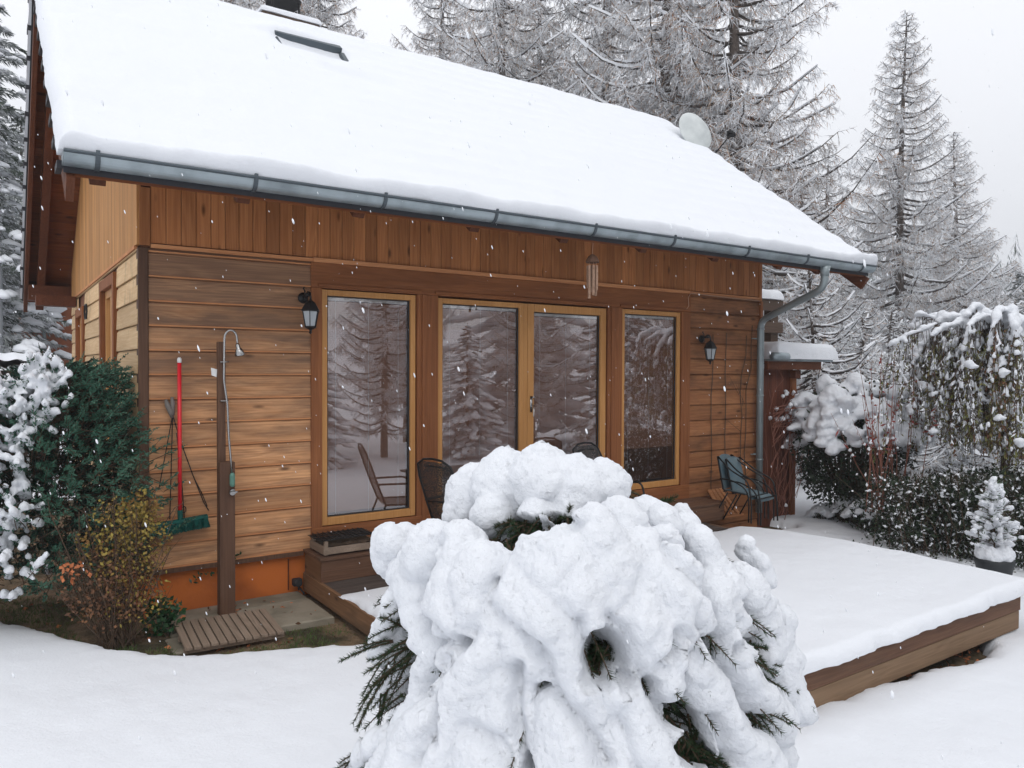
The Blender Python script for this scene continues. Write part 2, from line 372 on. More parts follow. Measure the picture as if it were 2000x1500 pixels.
# inner wall leaf (closes the house), with the window openings free
mb = MB()
mb.box((XL + .02, .012, -1.70), (2.60, .16, 1.5)); mb.box((7.44, .012, -1.70), (XR - .02, .16, 1.5))
mb.box((2.60, .06, .76), (7.44, .16, 1.5))
mb.box((XR - .14, .17, -1.7), (XR, YB, 1.5)); mb.box((XL + .04, YB - .1, -1.7), (XR, YB, 1.5))
mb.box((XL + .02, .17, -1.70), (XL + .12, 1.25, 1.5)); mb.box((XL + .02, 2.47, -1.70), (XL + .12, 4.28, 1.5)); mb.box((XL + .02, 5.32, -1.7), (XL + .12, YB - .11, 1.5))
mb.box((XL + .02, 1.26, .95), (XL + .12, 2.46, 1.5)); mb.box((XL + .02, 4.29, .82), (XL + .12, 5.31, 1.5))
H(mb, 'inner_wall', K['interior'])
mb = MB(); mb.box((XL + .14, .17, -1.62), (XR - .15, YB - .12, -1.52)); mb.box((XL + .14, .17, 1.1), (XR - .15, YB - .12, 1.16)); mb.box((XL + .15, 2.0, -1.51), (XR - .16, 2.08, 1.09))
H(mb, 'room', K['interior'])
# frieze of narrow vertical boards under the eave
mb = MB(); x = 1.11
mb.box((XL - .004, -.030, 1.02), (1.108, -.002, 1.50))
while x < 9.0:
    x1 = min(x + .12, 9.0); j = random.uniform(-.0015, .0015)
    mb.box((x + .001, -.024 + j, 1.045), (x1 - .001, -.001, 1.52)); x += .12
mb.box((9.0, -.036, .99), (XR, .0, 1.52))
H(mb, 'frieze', K['frieze'])
mb = MB(); mb.box((1.11, -.04, 1.003), (2.50, -.004, 1.035)); mb.box((7.58, -.04, 1.003), (9.0, -.004, 1.035)); mb.box((2.50, -.052, 1.0), (7.58, -.004, 1.04))
H(mb, 'ledge_strip', K['bead'])
# gable side: vertical boards up to the roof line
mb = MB(); y = 0
while y < YB:
    y1 = min(y + .095, YB); ym = (y + y1) / 2
    mb.add([(XL - .022, y + .002, 1.03), (XL - .022, y1 - .002, 1.03), (XL - .022, y1 - .002, roofz(y1) - .10), (XL - .022, y + .002, roofz(y) - .10),
            (XL + .01, y + .002, 1.03), (XL + .01, y1 - .002, 1.03), (XL + .01, y1 - .002, roofz(y1) - .10), (XL + .01, y + .002, roofz(y) - .10)],
           [(3, 2, 1, 0), (4, 5, 6, 7), (0, 1, 5, 4), (1, 2, 6, 5), (2, 3, 7, 6), (3, 0, 4, 7)])
    y += .095
o = H(mb, 'gable_boards', K['gable'])
mb = MB(); mb.box((XR - .01, 0.001, 1.0), (XR, YB, 1.5)); 
mb.add([(XR, 0, 1.4), (XR, RY, roofz(RY) - .1), (XR, YB, 1.4), (XR - .05, 0, 1.4), (XR - .05, RY, roofz(RY) - .1), (XR - .05, YB, 1.4)], [(0, 2, 1), (3, 4, 5)])
H(mb, 'far_gable', K['gable'])
mb = MB(); mb.box((XL - .030, .09, 1.0), (XL - .004, YB, 1.028)); H(mb, 'ledge_strip', K['bead'])
# corner posts and plinth
mb = MB(); mb.box((XL - .018, -.036, -1.72), (1.088, .07, 1.0)); H(mb, 'corner_post', K['post_wood'], bevel=.006)
mb = MB(); mb.box((9.02, -.045, -1.95), (XR + .02, .05, .985)); H(mb, 'corner_post', K['trim_v'], bevel=.006)
mb = MB(); mb.box((XL + .03, .01, -2.6), (XR - .02, YB - .02, -1.74)); o = H(mb, 'plinth', K['plinth'])
mb = MB(); mb.box((1.0, -.05, -1.742), (2.40, .008, -1.704)); mb.box((XL - .04, .09, -1.742), (XL + .028, YB, -1.704)); H(mb, 'drip_board', K['post_wood'])
mb = MB(); mb.box((2.27, -.012, -2.06), (2.275, .009, -1.77)); H(mb, 'plinth_joint', K['rafter'])
# brown timber frame around the windows
for a, b in ((2.48, 2.585), (3.59, 3.83), (6.16, 6.395), (7.435, 7.60)):
    mb = MB()
    mb.box((a, -.040, -1.68), (b, .05, .76))
    if b - a > .2:
        mb.box((a + .05, -.056, -1.6), (a + .10, -.038, .76))
    H(mb, 'window_post', K['trim_v'], bevel=.004)
mb = MB(); mb.box((2.48, -.040, .762), (7.60, .05, .998)); mb.box((2.484, -.045, -1.70), (7.596, .0, -1.502 - .002))
for a, b in ((2.54, 3.63), (3.79, 6.20), (6.35, 7.48)): mb.box((a, -.058, .775), (b, -.0405, .80))
H(mb, 'window_header', K['trim'], bevel=.004)
# windows: frame, glass, blind
def window(x0, x1, z0, z1, name='window', fw=.055, slat_hi=None):
    mb = MB()
    mb.box((x0, -.018, z0), (x0 + fw, .055, z1)); mb.box((x1 - fw, -.018, z0), (x1, .055, z1))
    mb.box((x0 + fw, -.018, z1 - fw), (x1 - fw, .055, z1)); mb.box((x0 + fw, -.018, z0), (x1 - fw, .055, z0 + fw + .02))
    fo = H(mb, name, K['frame'], bevel=.005)
    gx0, gx1, gz0, gz1 = x0 + fw + .004, x1 - fw - .004, z0 + fw + .024, z1 - fw - .004
    g = MB(); g.quads([[(gx0, .022, gz0), (gx1, .022, gz0), (gx1, .022, gz1), (gx0, .022, gz1)]])
    HP(g, 'glass_pane', K['glass'], fo)
    g = MB()
    for a, b, c, d in ((gx0, gx0 + .008, gz0, gz1), (gx1 - .008, gx1, gz0, gz1), (gx0 + .008, gx1 - .008, gz0, gz0 + .008), (gx0 + .008, gx1 - .008, gz1 - .008, gz1)):
        g.box((a - .003, .010, c), (b + .003, .020, d))
    HP(g, 'glass_seal', K['rubber'], fo)
    bl = MB(); bl.box((gx0 + .012, .034, gz1 - .035), (gx1 - .012, .058, gz1 - .005), 1)
    z = gz1 - .055; k = 0
    while z > gz0 + .02:
        dz = .021 if not (slat_hi and z < gz0 + .42) else .015
        a = R(62 + 4 * math.sin(k * .7)) if not (slat_hi and z < gz0 + .42) else R(20); c_, s_ = math.cos(a) * .0115, math.sin(a) * .0115
        bl.quads([[(gx0 + .016, .047 - c_, z - s_), (gx1 - .016, .047 - c_, z - s_), (gx1 - .016, .047 + c_, z + s_), (gx0 + .016, .047 + c_, z + s_)]], 0)
        z -= dz; k += 1
    wd = gx1 - gx0
    for fx in (.11, .5, .87): bl.box((gx0 + fx * wd, .032, gz0 + .02), (gx0 + fx * wd + .003, .0335, gz1 - .035), 1)
    HP(bl, 'venetian_blind', [K['blind'], K['blind_rail']], fo)
    return fo
w1 = window(2.59, 3.58, -1.497, .752); w1['label'] = 'fixed window nearest the wall lamp'
w2 = window(3.84, 4.93, -1.497, .742)
w3 = window(4.985, 6.15, -1.497, .742, 'terrace_door', .088)
w4 = window(6.40, 7.43, -1.497, .752, slat_hi=True); w4['label'] = 'window with the blind bunched up at its lower edge'
mb = MB(); mb.box((4.932, -.014, -1.495), (4.983, .05, .74)); H(mb, 'mullion', K['frame'], bevel=.004)
mb = MB(); mb.tube([(5.035, -.02, -.40), (5.035, -.07, -.40), (5.035, -.07, -.52), (5.035, -.072, -.53)], .008, 8); mb.box((5.02, -.026, -.48), (5.05, -.017, -.30)); mb.tube([(5.035, -.05, -.31), (5.035, -.075, -.31)], .012, 8)
HP(mb, 'handle', K['chrome'], w3, True)
# side windows
for (a, b, c, d) in SIDEWIN:
    mb = MB(); t_ = .11
    for p, q in (((a - .0, c), (a + t_, d)), ((b - t_, c), (b, d)), ((a + t_, d - t_), (b - t_, d)), ((a + t_, c), (b - t_, c + t_))):
        mb.box((XL - .05, p[0], p[1]), (XL + .12, q[0], q[1]))
    fo = H(mb, 'side_window', K['trim_v'], bevel=.004)
    mb = MB()
    for p, q in (((a + t_, c + t_), (a + t_ + .08, d - t_)), ((b - t_ - .08, c + t_), (b - t_, d - t_)), ((a + t_ + .08, d - t_ - .08), (b - t_ - .08, d - t_)), ((a + t_ + .08, c + t_), (b - t_ - .08, c + t_ + .08)),
                 (((a + b) / 2 - .04, c + t_ + .08), ((a + b) / 2 + .04, d - t_ - .08))):
        mb.box((XL + .0, p[0], p[1]), (XL + .07, q[0], q[1]))
    HP(mb, 'sash', K['frame'], fo, bevel=.004)
    mb = MB(); mb.quads([[(XL + .035, a + t_, c + t_), (XL + .035, b - t_, c + t_), (XL + .035, b - t_, d - t_), (XL + .035, a + t_, d - t_)]]); HP(mb, 'glass_pane', K['glass'], fo)
# roof: tiles slab (two slopes), soffit boards, rafters, barge boards
mb = MB()
for (ya, yb) in ((EY - .02, RY), (RY, BY + .02)):
    za, zb = roofz(ya), roofz(yb)
    mb.add([(RX0, ya, za - .045), (RX1, ya, za - .045), (RX1, yb, zb - .045), (RX0, yb, zb - .045), (RX0, ya, za), (RX1, ya, za), (RX1, yb, zb), (RX0, yb, zb)],
           [(0, 3, 2, 1), (4, 5, 6, 7), (0, 1, 5, 4), (1, 2, 6, 5), (2, 3, 7, 6), (3, 0, 4, 7)])
yy = EY
while yy < BY:                                        # tile ends along the left barge edge
    mb.box((RX0 - .035, yy, roofz(yy) - .03), (RX0 + .0, yy + .2, roofz(yy) + .02)); yy += .31
H(mb, 'roof_tiles', K['tile'])
mb = MB()
for (ya, yb) in ((EY, RY), (RY, BY)):
    za, zb = roofz(ya) - .047, roofz(yb) - .047
    mb.add([(RX0 + .02, ya, za - .03), (RX1 - .02, ya, za - .03), (RX1 - .02, yb, zb - .03), (RX0 + .02, yb, zb - .03), (RX0 + .02, ya, za), (RX1 - .02, ya, za), (RX1 - .02, yb, zb), (RX0 + .02, yb, zb)],
           [(0, 3, 2, 1), (4, 5, 6, 7), (0, 1, 5, 4), (1, 2, 6, 5), (2, 3, 7, 6), (3, 0, 4, 7)])
H(mb, 'soffit', K['soffit'])
for x in (.44, 9.70):
    mb = MB()
    for (ya, yb) in ((EY, RY), (RY, BY)): mb.bar((x, ya, roofz(ya) - .165), (x, yb, roofz(yb) - .165), .05, .17)
    H(mb, 'barge_board', K['rafter'])
for x in (.62, 1.60, 2.54, 3.67, 4.71, 5.79, 6.94, 8.12, 8.92):
    mb = MB(); mb.bar((x, EY + .16, roofz(EY + .16) - .145), (x, .1, roofz(.1) - .145), .10, .13); H(mb, 'rafter_tail', K['rafter'], bevel=.004)
for x in (.62,):
    mb = MB(); mb.bar((x, .11, roofz(.11) - .17), (x, RY, roofz(RY) - .17), .10, .16); mb.bar((x, RY, roofz(RY) - .17), (x, BY - .05, roofz(BY - .05) - .17), .10, .16); H(mb, 'fly_rafter', K['rafter'])
mb = MB(); mb.box((.46, BY - .55, roofz(BY - .45) - .42), (1.0, BY - .30, roofz(BY - .45) - .20)); H(mb, 'eave_box', K['rafter'])
mb = MB(); mb.box((.52, 5.35, .86), (1.0, 5.60, 1.00)); H(mb, 'purlin_end', K['rafter'])
# gutter: half round channel with rolled lip, brackets, and the down pipe
gx0, gx1, gy, gz, gr = .395, 9.76, EY - .045, 1.392, .080
mb = MB(); n = 14
prof = [(gy - gr * math.cos(a), gz - gr * math.sin(a)) for a in np.linspace(0, math.pi, n)]
prof_in = [(gy - (gr - .006) * math.cos(a), gz - (gr - .006) * math.sin(a)) for a in np.linspace(math.pi, 0, n)]
ring = prof + prof_in; k = len(ring)
V = [(x, y, z) for x in (gx0, gx1) for y, z in ring]
mb.add(V, [(i, (i + 1) % k, k + (i + 1) % k, k + i) for i in range(k)])
for x, d in ((gx0, -.002), (gx1, .002)):
    mb.add([(x + d, y, z) for y, z in prof] , [tuple(range(n))])
mb.tube([(gx0, gy - gr, gz + .004), (gx1, gy - gr, gz + .004)], .012, 8, 1)
H(mb, 'gutter', [K['zinc'], K['zinc_dark']], smooth=False)
for x in (.59, 1.61, 2.64, 3.71, 4.86, 5.95, 7.15, 8.26, 9.45):
    mb = MB(); P = [(x, gy - (gr + .006) * math.cos(a), gz - (gr + .006) * math.sin(a)) for a in np.linspace(-.1, math.pi, 14)]
    for p, q in zip(P[:-1], P[1:]): mb.bar(p, q, .030, .006, up=(0, (p[1] + q[1]) / 2 - gy, (p[2] + q[2]) / 2 - gz + 1e-4))
    mb.box((x - .012, gy - gr - .014, gz), (x + .012, gy - gr + .005, gz + .028))
    H(mb, 'gutter_bracket', K['zinc_dark'])
mb = MB(); xs = 8.93
def bend(pts, n=6, rad=.13):
    out = [np.array(pts[0], float)]
    for i in range(1, len(pts) - 1):
        p, a, b = (np.array(pts[j], float) for j in (i, i - 1, i + 1)); u = (a - p) / np.linalg.norm(a - p); v = (b - p) / np.linalg.norm(b - p)
        s, e = p + u * rad, p + v * rad
        for t in np.linspace(0, 1, n): out.append((1 - t) ** 2 * s + 2 * t * (1 - t) * p + t * t * e)
    out.append(np.array(pts[-1], float)); return out
path = bend([(8.72, gy, gz - .05), (8.72, gy, gz - .34), (xs, -.12, .70), (xs, -.12, -2.0)])
mb.tube(path, .047, 14); mb.lathe([(.075, 0), (.055, -.07), (.055, -.12), (.049, -.12)], (8.72, gy, gz - .07), 14)
for z in (.58, -.35, -1.25): mb.lathe([(.052, -.012), (.054, 0), (.052, .012)], (xs, -.12, z), 14)
for z in (.45, -1.18): mb.bar((xs - .0, -.12, z), (xs - .0, .0, z), .02, .02); mb.bar((xs, -.12, z), (xs - .10, -.05, z), .014, .014)
H(mb, 'down_pipe', K['pipe'], smooth=True)
# roof snow: thick blanket with rounded rim, lump over the skylight
def blanket(x0, x1, y0, y1, base, thick, nx, ny, rim=.12, up=(0, 0, 1), seed=0, amp=.02, side_amp=.02, extra=None, rims=(1, 1, 1, 1)):
    u = np.linspace(0, 1, nx); v = np.linspace(0, 1, ny)
    def dens(t): return t + .0
    # cluster samples near the rims
    def cl_(t, w): return np.where(t < .5, .5 * (2 * t) ** w, 1 - .5 * (2 - 2 * t) ** w)
    U, Vv = np.meshgrid(cl_(u, 1.5), cl_(v, 1.5), indexing='ij')
    X = x0 + U * (x1 - x0); Y = y0 + Vv * (y1 - y0)
    dd = np.full_like(X, 9.)
    for q, d in zip(rims, (X - x0, x1 - X, Y - y0, y1 - Y)):
        if q: dd = np.minimum(dd, d)
    rr = rim * (1 + .25 * fbm(X * 3, Y * 3, 5, 2, seed + 3))
    e = np.clip(dd / rr, 0, 1); prof_ = np.sqrt(1 - (1 - e) ** 2)
    T = (thick + amp * fbm(X * 1.1, Y * 1.6, 1, 4, seed)) * prof_
    if extra is not None: T = T + extra(X, Y) * prof_
    # wobble of the outline
    X2 = X + side_amp * fbm(X * 4, Y * 4, 2, 3, seed + 9) * (1 - e); Y2 = Y + side_amp * fbm(X * 4, Y * 4, 7, 3, seed + 12) * (1 - e)
    B = base(X, Y)
    top = np.stack([X2 + up[0] * T, Y2 + up[1] * T, B + up[2] * T], -1)
    return top, np.stack([X2, Y2, B], -1)
nrm = np.array([0, -SL, 1.]) / math.hypot(1, SL)
def roof_extra(X, Y):
    r = .075 * np.exp(-(((X - 3.02) / .50) ** 4 + ((Y - 2.03) / .13) ** 4))          # over the skylight's upper frame
    r = r - .07 * np.exp(-(((X - 3.12) / .42) ** 6 + ((Y - 1.75) / .13) ** 4))       # slid off below
    r = r - .035 * np.exp(-(((X - 3.5) / .45) ** 6 + ((Y - 1.18 + .1 * (X - 3.5)) / .10) ** 2))
    r = r + .007 * np.sin(Y * 2 * math.pi / .27 + 1.5 * vnoise(X * .8, Y * .8)) * (.6 + .5 * vnoise(X * .5, Y * .5, 3)) + .012 * fbm(X * 5, Y * 4, 3, 4, 4)
    return r
mb = MB()
top, bot = blanket(RX0 - .03, RX1 + .03, EY - .115, RY + .10, lambda X, Y: np.maximum(1.345 + SL * (Y - EY) - np.maximum(0, Y - RY) * 2 * SL, 1.402), .165, 330, 170, .13, tuple(nrm), 3, .02, .02, lambda X, Y: roof_extra(X, Y) + .035 * fbm(X * 2.2, Y * 0 + 3, 0, 4, 91) * np.exp(-((Y - EY) / .35) ** 2), (1, 1, 1, 0))
mb.grid(top, flip=False)
mb.grid(bot, flip=True)
H(mb, 'roof_snow', K['snow_roof'], smooth=True)
mb = MB()
top, bot = blanket(RX0 - .03, RX1 + .03, RY - .02, BY + .05, lambda X, Y: 1.345 + SL * (RY - EY) - SL * (Y - RY), .17, 60, 60, .14, (0, .6, .8), 5, .02, .02, None, (1, 1, 0, 1))
mb.grid(top); mb.grid(bot, flip=True)
H(mb, 'rear_roof_snow', K['snow_roof'], smooth=True)
# skylight: dark metal frame showing in the slid snow
def on_roof(x, y, h): return (x + nrm[0] * h, y + nrm[1] * h, 1.345 + SL * (y - EY) + nrm[2] * h)
mb = MB()
mb.bar(on_roof(2.70, 1.90, .15), on_roof(3.50, 1.90, .15), .10, .10, up=tuple(nrm))
mb.bar(on_roof(2.70, 1.86, .12), on_roof(2.76, 1.15, .02), .06, .07, up=tuple(nrm)); mb.bar(on_roof(3.50, 1.86, .12), on_roof(3.50, 1.15, .02), .06, .07, up=tuple(nrm))
sky_l = H(mb, 'skylight', K['zinc_dark'], bevel=.006)
mb = MB(); mb.bar(on_roof(3.12, 1.82, .07), on_roof(3.12, 1.15, .01), .7, .01, up=tuple(nrm)); HP(mb, 'glass_pane', K['black'], sky_l)
# chimney behind the ridge with snow capped slab and a cowl on legs
mb = MB(); mb.box((2.95, 2.95, 3.6), (3.55, 3.35, 4.46)); mb.box((2.88, 2.88, 4.46), (3.64, 3.46, 4.56))
ch = H(mb, 'chimney', K['dark_wood'], bevel=.008)
mb = MB(); top, bot = blanket(2.86, 3.66, 2.86, 3.48, lambda X, Y: 4.562 + 0 * X, .085, 30, 30, .07, (0, 0, 1), 8, .02); mb.grid(top); mb.grid(bot, flip=True); HP(mb, 'chimney_snow', K['snow'], ch, True)
mb = MB()
for x, y in ((3.06, 3.05), (3.42, 3.05), (3.06, 3.3), (3.42, 3.3)): mb.tube([(x, y, 4.56), (x * .97 + .097, y, 4.86)], .014, 6)
mb.lathe([(.22, 4.83), (.24, 4.88), (.19, 4.95), (.21, 5.02), (.13, 5.12), (.02, 5.18)], (3.24, 3.17, 0), 12)
HP(mb, 'cowl', K['black'], ch)
# cable along the frieze, sign on the side wall, bracket at the gable
mb = MB(); mb.tube([(7.50, -.06, .80), (7.54, -.06, .84), (7.53, -.06, .95), (7.58, -.055, 1.01), (8.2, -.05, .995), (9.0, -.05, .985)], .005, 5); H(mb, 'cable', K['cable'])
mb = MB(); c = (XL - .045, 3.9, .70)
mb.tube([(c[0], c[1] + .14 * math.cos(R(180 + 120 * i)), c[2] + .10 * math.sin(R(180 + 120 * i))) for i in (0, .5, 1, 1.5, 2, 2.5, 3)] , .011, 6)
H(mb, 'triangle_bracket', K['black'])
mb = MB(); mb.tube([(RX0, 2.5, 3.98), (.16, 2.7, 4.02)], .018, 6); H(mb, 'cable_bracket', K['black'])
# ================================================================ ground and snow on it
PATCH = [(-1.6, 2.2), (-.9, 1.75), (-.2, 1.35), (.09, 1.0), (.40, .16), (.72, -.42), (1.15, -.93), (1.5, -1.20), (1.88, -1.22), (2.2, -1.36), (2.55, -1.6), (3.0, -3.4), (3.4, -3.68), (6.6, -3.88), (7.0, -3.6), (7.2, -.6), (9.2, -.25), (9.2, 6.5), (-1.6, 6.5)]
def sdist(X, Y, poly):                                             # signed distance, positive outside
    P = np.array(poly); d = np.full(X.shape, 1e9); ins = np.zeros(X.shape, bool)
    for i in range(len(P)):
        a, b = P[i], P[(i + 1) % len(P)]; e = b - a
        t = np.clip(((X - a[0]) * e[0] + (Y - a[1]) * e[1]) / (e @ e), 0, 1)
        d = np.minimum(d, np.hypot(X - a[0] - t * e[0], Y - a[1] - t * e[1]))
        c = ((a[1] > Y) != (b[1] > Y)) & (X < (b[0] - a[0]) * (Y - a[1]) / (b[1] - a[1] + 1e-12) + a[0]); ins ^= c
    return np.where(ins, -d, d)
def axis(a, b, step, far0, far1, nfar):
    lo = far0 + (a - far0) * (1 - (1 - np.linspace(0, 1, nfar, endpoint=False)) ** 2.6)
    hi = b + (far1 - b) * np.linspace(0, 1, nfar + 1)[1:] ** 2.6
    return np.concatenate([lo, np.arange(a, b, step), hi])
def terrain(X, Y):
    z = ground_z(X, Y) + .0
    r = np.hypot(X - 4, Y)
    back = np.clip((Y - 14) / 60, 0, 1) * 5 + np.clip((r - 40) / 260, 0, 1) ** 1.3 * 26
    return z + .012 * fbm(X * 1.3, Y * 1.3, 0, 3, 2) + back
mb = MB()
ax_ = axis(-2, 10.5, .07, -300, 330, 34); ay_ = axis(-6.5, 3, .07, -200, 360, 34)
X, Y = np.meshgrid(ax_, ay_, indexing='ij')
mb.grid(np.stack([X, Y, terrain(X, Y)], -1)); g = mb.build('ground', K['ground'], None, True); tag(g, kind='structure')
mb = MB()
ax_ = axis(-2.5, 10.5, .035, -298, 328, 34); ay_ = axis(-6.5, 2.4, .035, -198, 358, 34)
X, Y = np.meshgrid(ax_, ay_, indexing='ij')
D = sdist(X, Y, PATCH) - .24 + .10 * fbm(X * 2.2, Y * 2.2, 0, 4, 11) + .03 * fbm(X * 11, Y * 11, 0, 2, 12)
T = np.where(D > 0, .13 * np.sqrt(1 - (1 - np.clip(D / .16, 0, 1)) ** 2) + .03 * np.clip(D, 0, 1), -.06 + D * .1)
T = T + .035 * fbm(X * .9, Y * .9, 0, 4, 21) * np.clip(D, 0, 1) + .009 * fbm(X * 5, Y * 5, 0, 4, 22) * np.clip(D * 3, 0, 1)
mb.grid(np.stack([X, Y, terrain(X, Y) + np.maximum(T, -.3)], -1)); g = mb.build('snow_ground', K['snow'], None, True); tag(g, kind='structure')
# paving strip along the wall
mb = MB()
def slab(mb, x0, x1, y0, y1, z0, z1, ch=.012):
    V = [(x0, y0, z0), (x1, y0, z0), (x1, y1, z0), (x0, y1, z0), (x0, y0, z1 - ch), (x1, y0, z1 - ch), (x1, y1, z1 - ch), (x0, y1, z1 - ch), (x0 + ch, y0 + ch, z1), (x1 - ch, y0 + ch, z1), (x1 - ch, y1 - ch, z1), (x0 + ch, y1 - ch, z1)]
    mb.add(V, [(0, 3, 2, 1)] + [(i, (i + 1) % 4, 4 + (i + 1) % 4, 4 + i) for i in range(4)] + [(4 + i, 4 + (i + 1) % 4, 8 + (i + 1) % 4, 8 + i) for i in range(4)] + [(8, 9, 10, 11)])
for x0, x1, y0, y1, h in ((1.15, 1.70, -.62, -.02, .035), (1.715, 2.36, -.30, -.02, .045), (1.715, 2.36, -.93, -.315, .05), (1.10, 1.70, -1.0, -.64, .02)):
    mb = MB(); slab(mb, x0, x1, y0, y1, GZ - .12, GZ + h); o = mb.build('paving_slab', K['stone'])
    tag(o, kind='structure')
# ================================================================ deck
DZ = -1.91
deck = empty('terrace_deck', (2.4, -4.07, -2.3)); tag(deck, 'low wooden terrace deck under a thick unbroken sheet of snow', 'deck')
def T_(mb, name, mats, par, smooth=False, bevel=0):
    o = mb.build(name, mats, None, smooth, bevel); o.parent = par; o.matrix_parent_inverse = Matrix.Translation(-Vector(par.location)); return o
mb = MB(); yy = -4.03
while yy < -.05:
    mb.box((2.43, yy, DZ - .028), (7.40, yy + .115, DZ)); yy += .12
T_(mb, 'deck_boards', K['deck_grey'], deck)
mb = MB(); mb.box((2.40, -4.07, DZ - .150), (7.34, -4.032, DZ + .006)); T_(mb, 'upper_edge_board', K['deck'], deck, bevel=.005)
mb = MB(); mb.box((2.42, -4.064, DZ - .315), (7.34, -4.030, DZ - .156)); T_(mb, 'lower_edge_board', K['deck_light'], deck, bevel=.005)
mb = MB(); mb.box((2.395, -4.028, DZ - .16), (2.428, -.05, DZ + .008)); T_(mb, 'side_edge_board', K['deck_side'], deck, bevel=.005)
mb = MB(); mb.box((7.345, -4.06, DZ - .16), (7.375, -.6, DZ + .004)); T_(mb, 'side_edge_board', K['deck_side'], deck, bevel=.005)
for x, y in ((6.95, -3.95), (4.7, -3.95), (2.55, -3.95), (6.95, -2.0), (2.55, -2.0)):
    mb = MB(); mb.box((x, y, -2.6), (x + .09, y + .09, DZ - .03)); T_(mb, 'leg', K['post_wood'], deck)
mb = MB()
def deck_extra(X, Y):
    t = .03 * fbm(X * .8, Y * .8, 0, 3, 40)
    return t
top, bot = blanket(2.40, 7.52, -4.13, -.93, lambda X, Y: DZ + .002 + 0 * X, .105, 300, 200, .09, (0, 0, 1), 31, .02, .05, deck_extra)
# the edge under the eave runs out thinly and unevenly
yv = bot[:, :, 1]; f = np.clip((-.93 - yv + .16 * fbm(top[:, :, 0] * 1.6, yv * 0, 0, 3, 55) - .02) / .9, 0.0, 1) ** .6
top[:, :, 2] = bot[:, :, 2] + (top[:, :, 2] - bot[:, :, 2]) * f + .006 * fbm(top[:, :, 0] * 4, yv * 4, 0, 4, 71) * f
lf = np.clip((bot[:, :, 0] - 2.36) / .25, 0, 1); 
mb.grid(top); mb.grid(bot, flip=True); T_(mb, 'snow_sheet', K['snow'], deck, True)
# step along the windows
st = empty('terrace_step', (2.4, -.5, DZ)); tag(st, 'long brown box step under the terrace windows', 'step')
mb = MB()
for i, (a, b) in enumerate(((-.505, -.36), (-.355, -.21), (-.205, -.05))): mb.box((2.395, a, -1.712), (7.78, b, -1.682))
T_(mb, 'tread', K['deck'], st, bevel=.004)
mb = MB(); mb.box((2.41, -.49, DZ + .002), (7.76, -.465, -1.714)); T_(mb, 'riser', K['deck'], st, bevel=.004)
for x in (2.41, 7.73):
    mb = MB(); mb.box((x, -.463, DZ + .002), (x + .03, -.06, -1.714)); T_(mb, 'side_board', K['deck_side'], st)
# leaning slats beside the step
mb = MB()
for i in range(4): mb.bar((7.84 + .10 * i, -.42, DZ + .01), (7.92 + .07 * i, -.10, -1.60), .05, .02)
for i in (0,): mb.bar((7.80, -.42, DZ + .012), (8.20, -.42, DZ + .012), .05, .02)
o = mb.build('slat_bundle', K['bead']); tag(o, 'reddish wooden slats leaning under the blue chair beside the step', 'slats')
# ================================================================ outdoor shower
sh = empty('outdoor_shower', (1.63, -.33, GZ)); tag(sh, 'outdoor shower of chrome pipe on a tall dark post on the duckboard', 'shower')
mb = MB(); mb.box((1.575, -.37, GZ + .02), (1.70, -.27, -.79)); T_(mb, 'lower_post', K['post_wood'], sh, bevel=.004)
mb = MB(); mb.box((1.585, -.268, -.95), (1.650, -.225, .225)); T_(mb, 'upper_post', K['post_wood'], sh, bevel=.003)
mb = MB()
arc = [(1.635 + .052 - .052 * math.cos(a) , -.29, .25 + .075 * math.sin(a)) for a in np.linspace(0, math.pi, 9)]
mb.tube([(1.672, -.385, -.93), (1.66, -.32, -.55), (1.655, -.30, -.30), (1.63, -.29, -.1)] + arc[:1] + arc + [(1.742, -.30, .19)], .010, 8)
for z in (.05, -.28): mb.box((1.60, -.305, z), (1.67, -.27, z + .008))
T_(mb, 'water_pipe', K['chrome'], sh, True)
mb = MB(); mb.lathe([(.010, .05), (.018, .035), (.018, .01), (.030, -.005), (.044, -.05), (.040, -.062)], (1.748, -.305, .165), 16, M=Matrix.Rotation(R(-14), 4, 'Y')); T_(mb, 'shower_head', K['chrome'], sh, True)
mb = MB(); mb.lathe([(.013, .07), (.022, .05), (.022, -.03), (.013, -.045)], (1.672, -.39, -.95), 12, 0); 
mb.lathe([(.028, -.012), (.030, 0), (.026, .014)], (1.668, -.405, -1.04), 14, 1, Matrix.Rotation(R(90), 4, 'X')); mb.tube([(1.668, -.37, -1.04), (1.668, -.44, -1.04)], .010, 8, 1); mb.bar((1.64, -.44, -1.04), (1.70, -.44, -1.035), .012, .012, 1)
T_(mb, 'tap', [K['glassy'], K['chrome']], sh)
mb = MB(); mb.add([(1.535, -.25, .005), (1.585, -.25, -.01), (1.58, -.252, -.075), (1.54, -.251, -.06), (1.535, -.246, .005), (1.585, -.246, -.01), (1.58, -.248, -.075), (1.54, -.247, -.06)], [(3, 2, 1, 0), (4, 5, 6, 7), (0, 1, 5, 4), (1, 2, 6, 5), (2, 3, 7, 6), (3, 0, 4, 7)]); T_(mb, 'tag', K['white'], sh)
# duckboard
db = empty('duckboard', (1.57, -.85, GZ + .05)); tag(db, 'grey slatted wooden duckboard lying at the foot of the shower', 'duckboard')
mb = MB(); z0 = GZ + .075
for i in range(12):
    x = 1.165 + .060 * i; mb.box((x, -1.16 + random.uniform(-.006, .006), z0 + .0), (x + .050, -.55, z0 + .022))
T_(mb, 'slats', K['grey_wood'], db, bevel=.002)
mb = MB()
for y in (-1.13, -.86, -.60): mb.box((1.16, y, z0 - .032), (1.885, y + .035, z0 - .0005))
T_(mb, 'battens', K['grey_wood'], db)
for o in (db,): o.rotation_euler = (R(1.5), 0, R(-3))
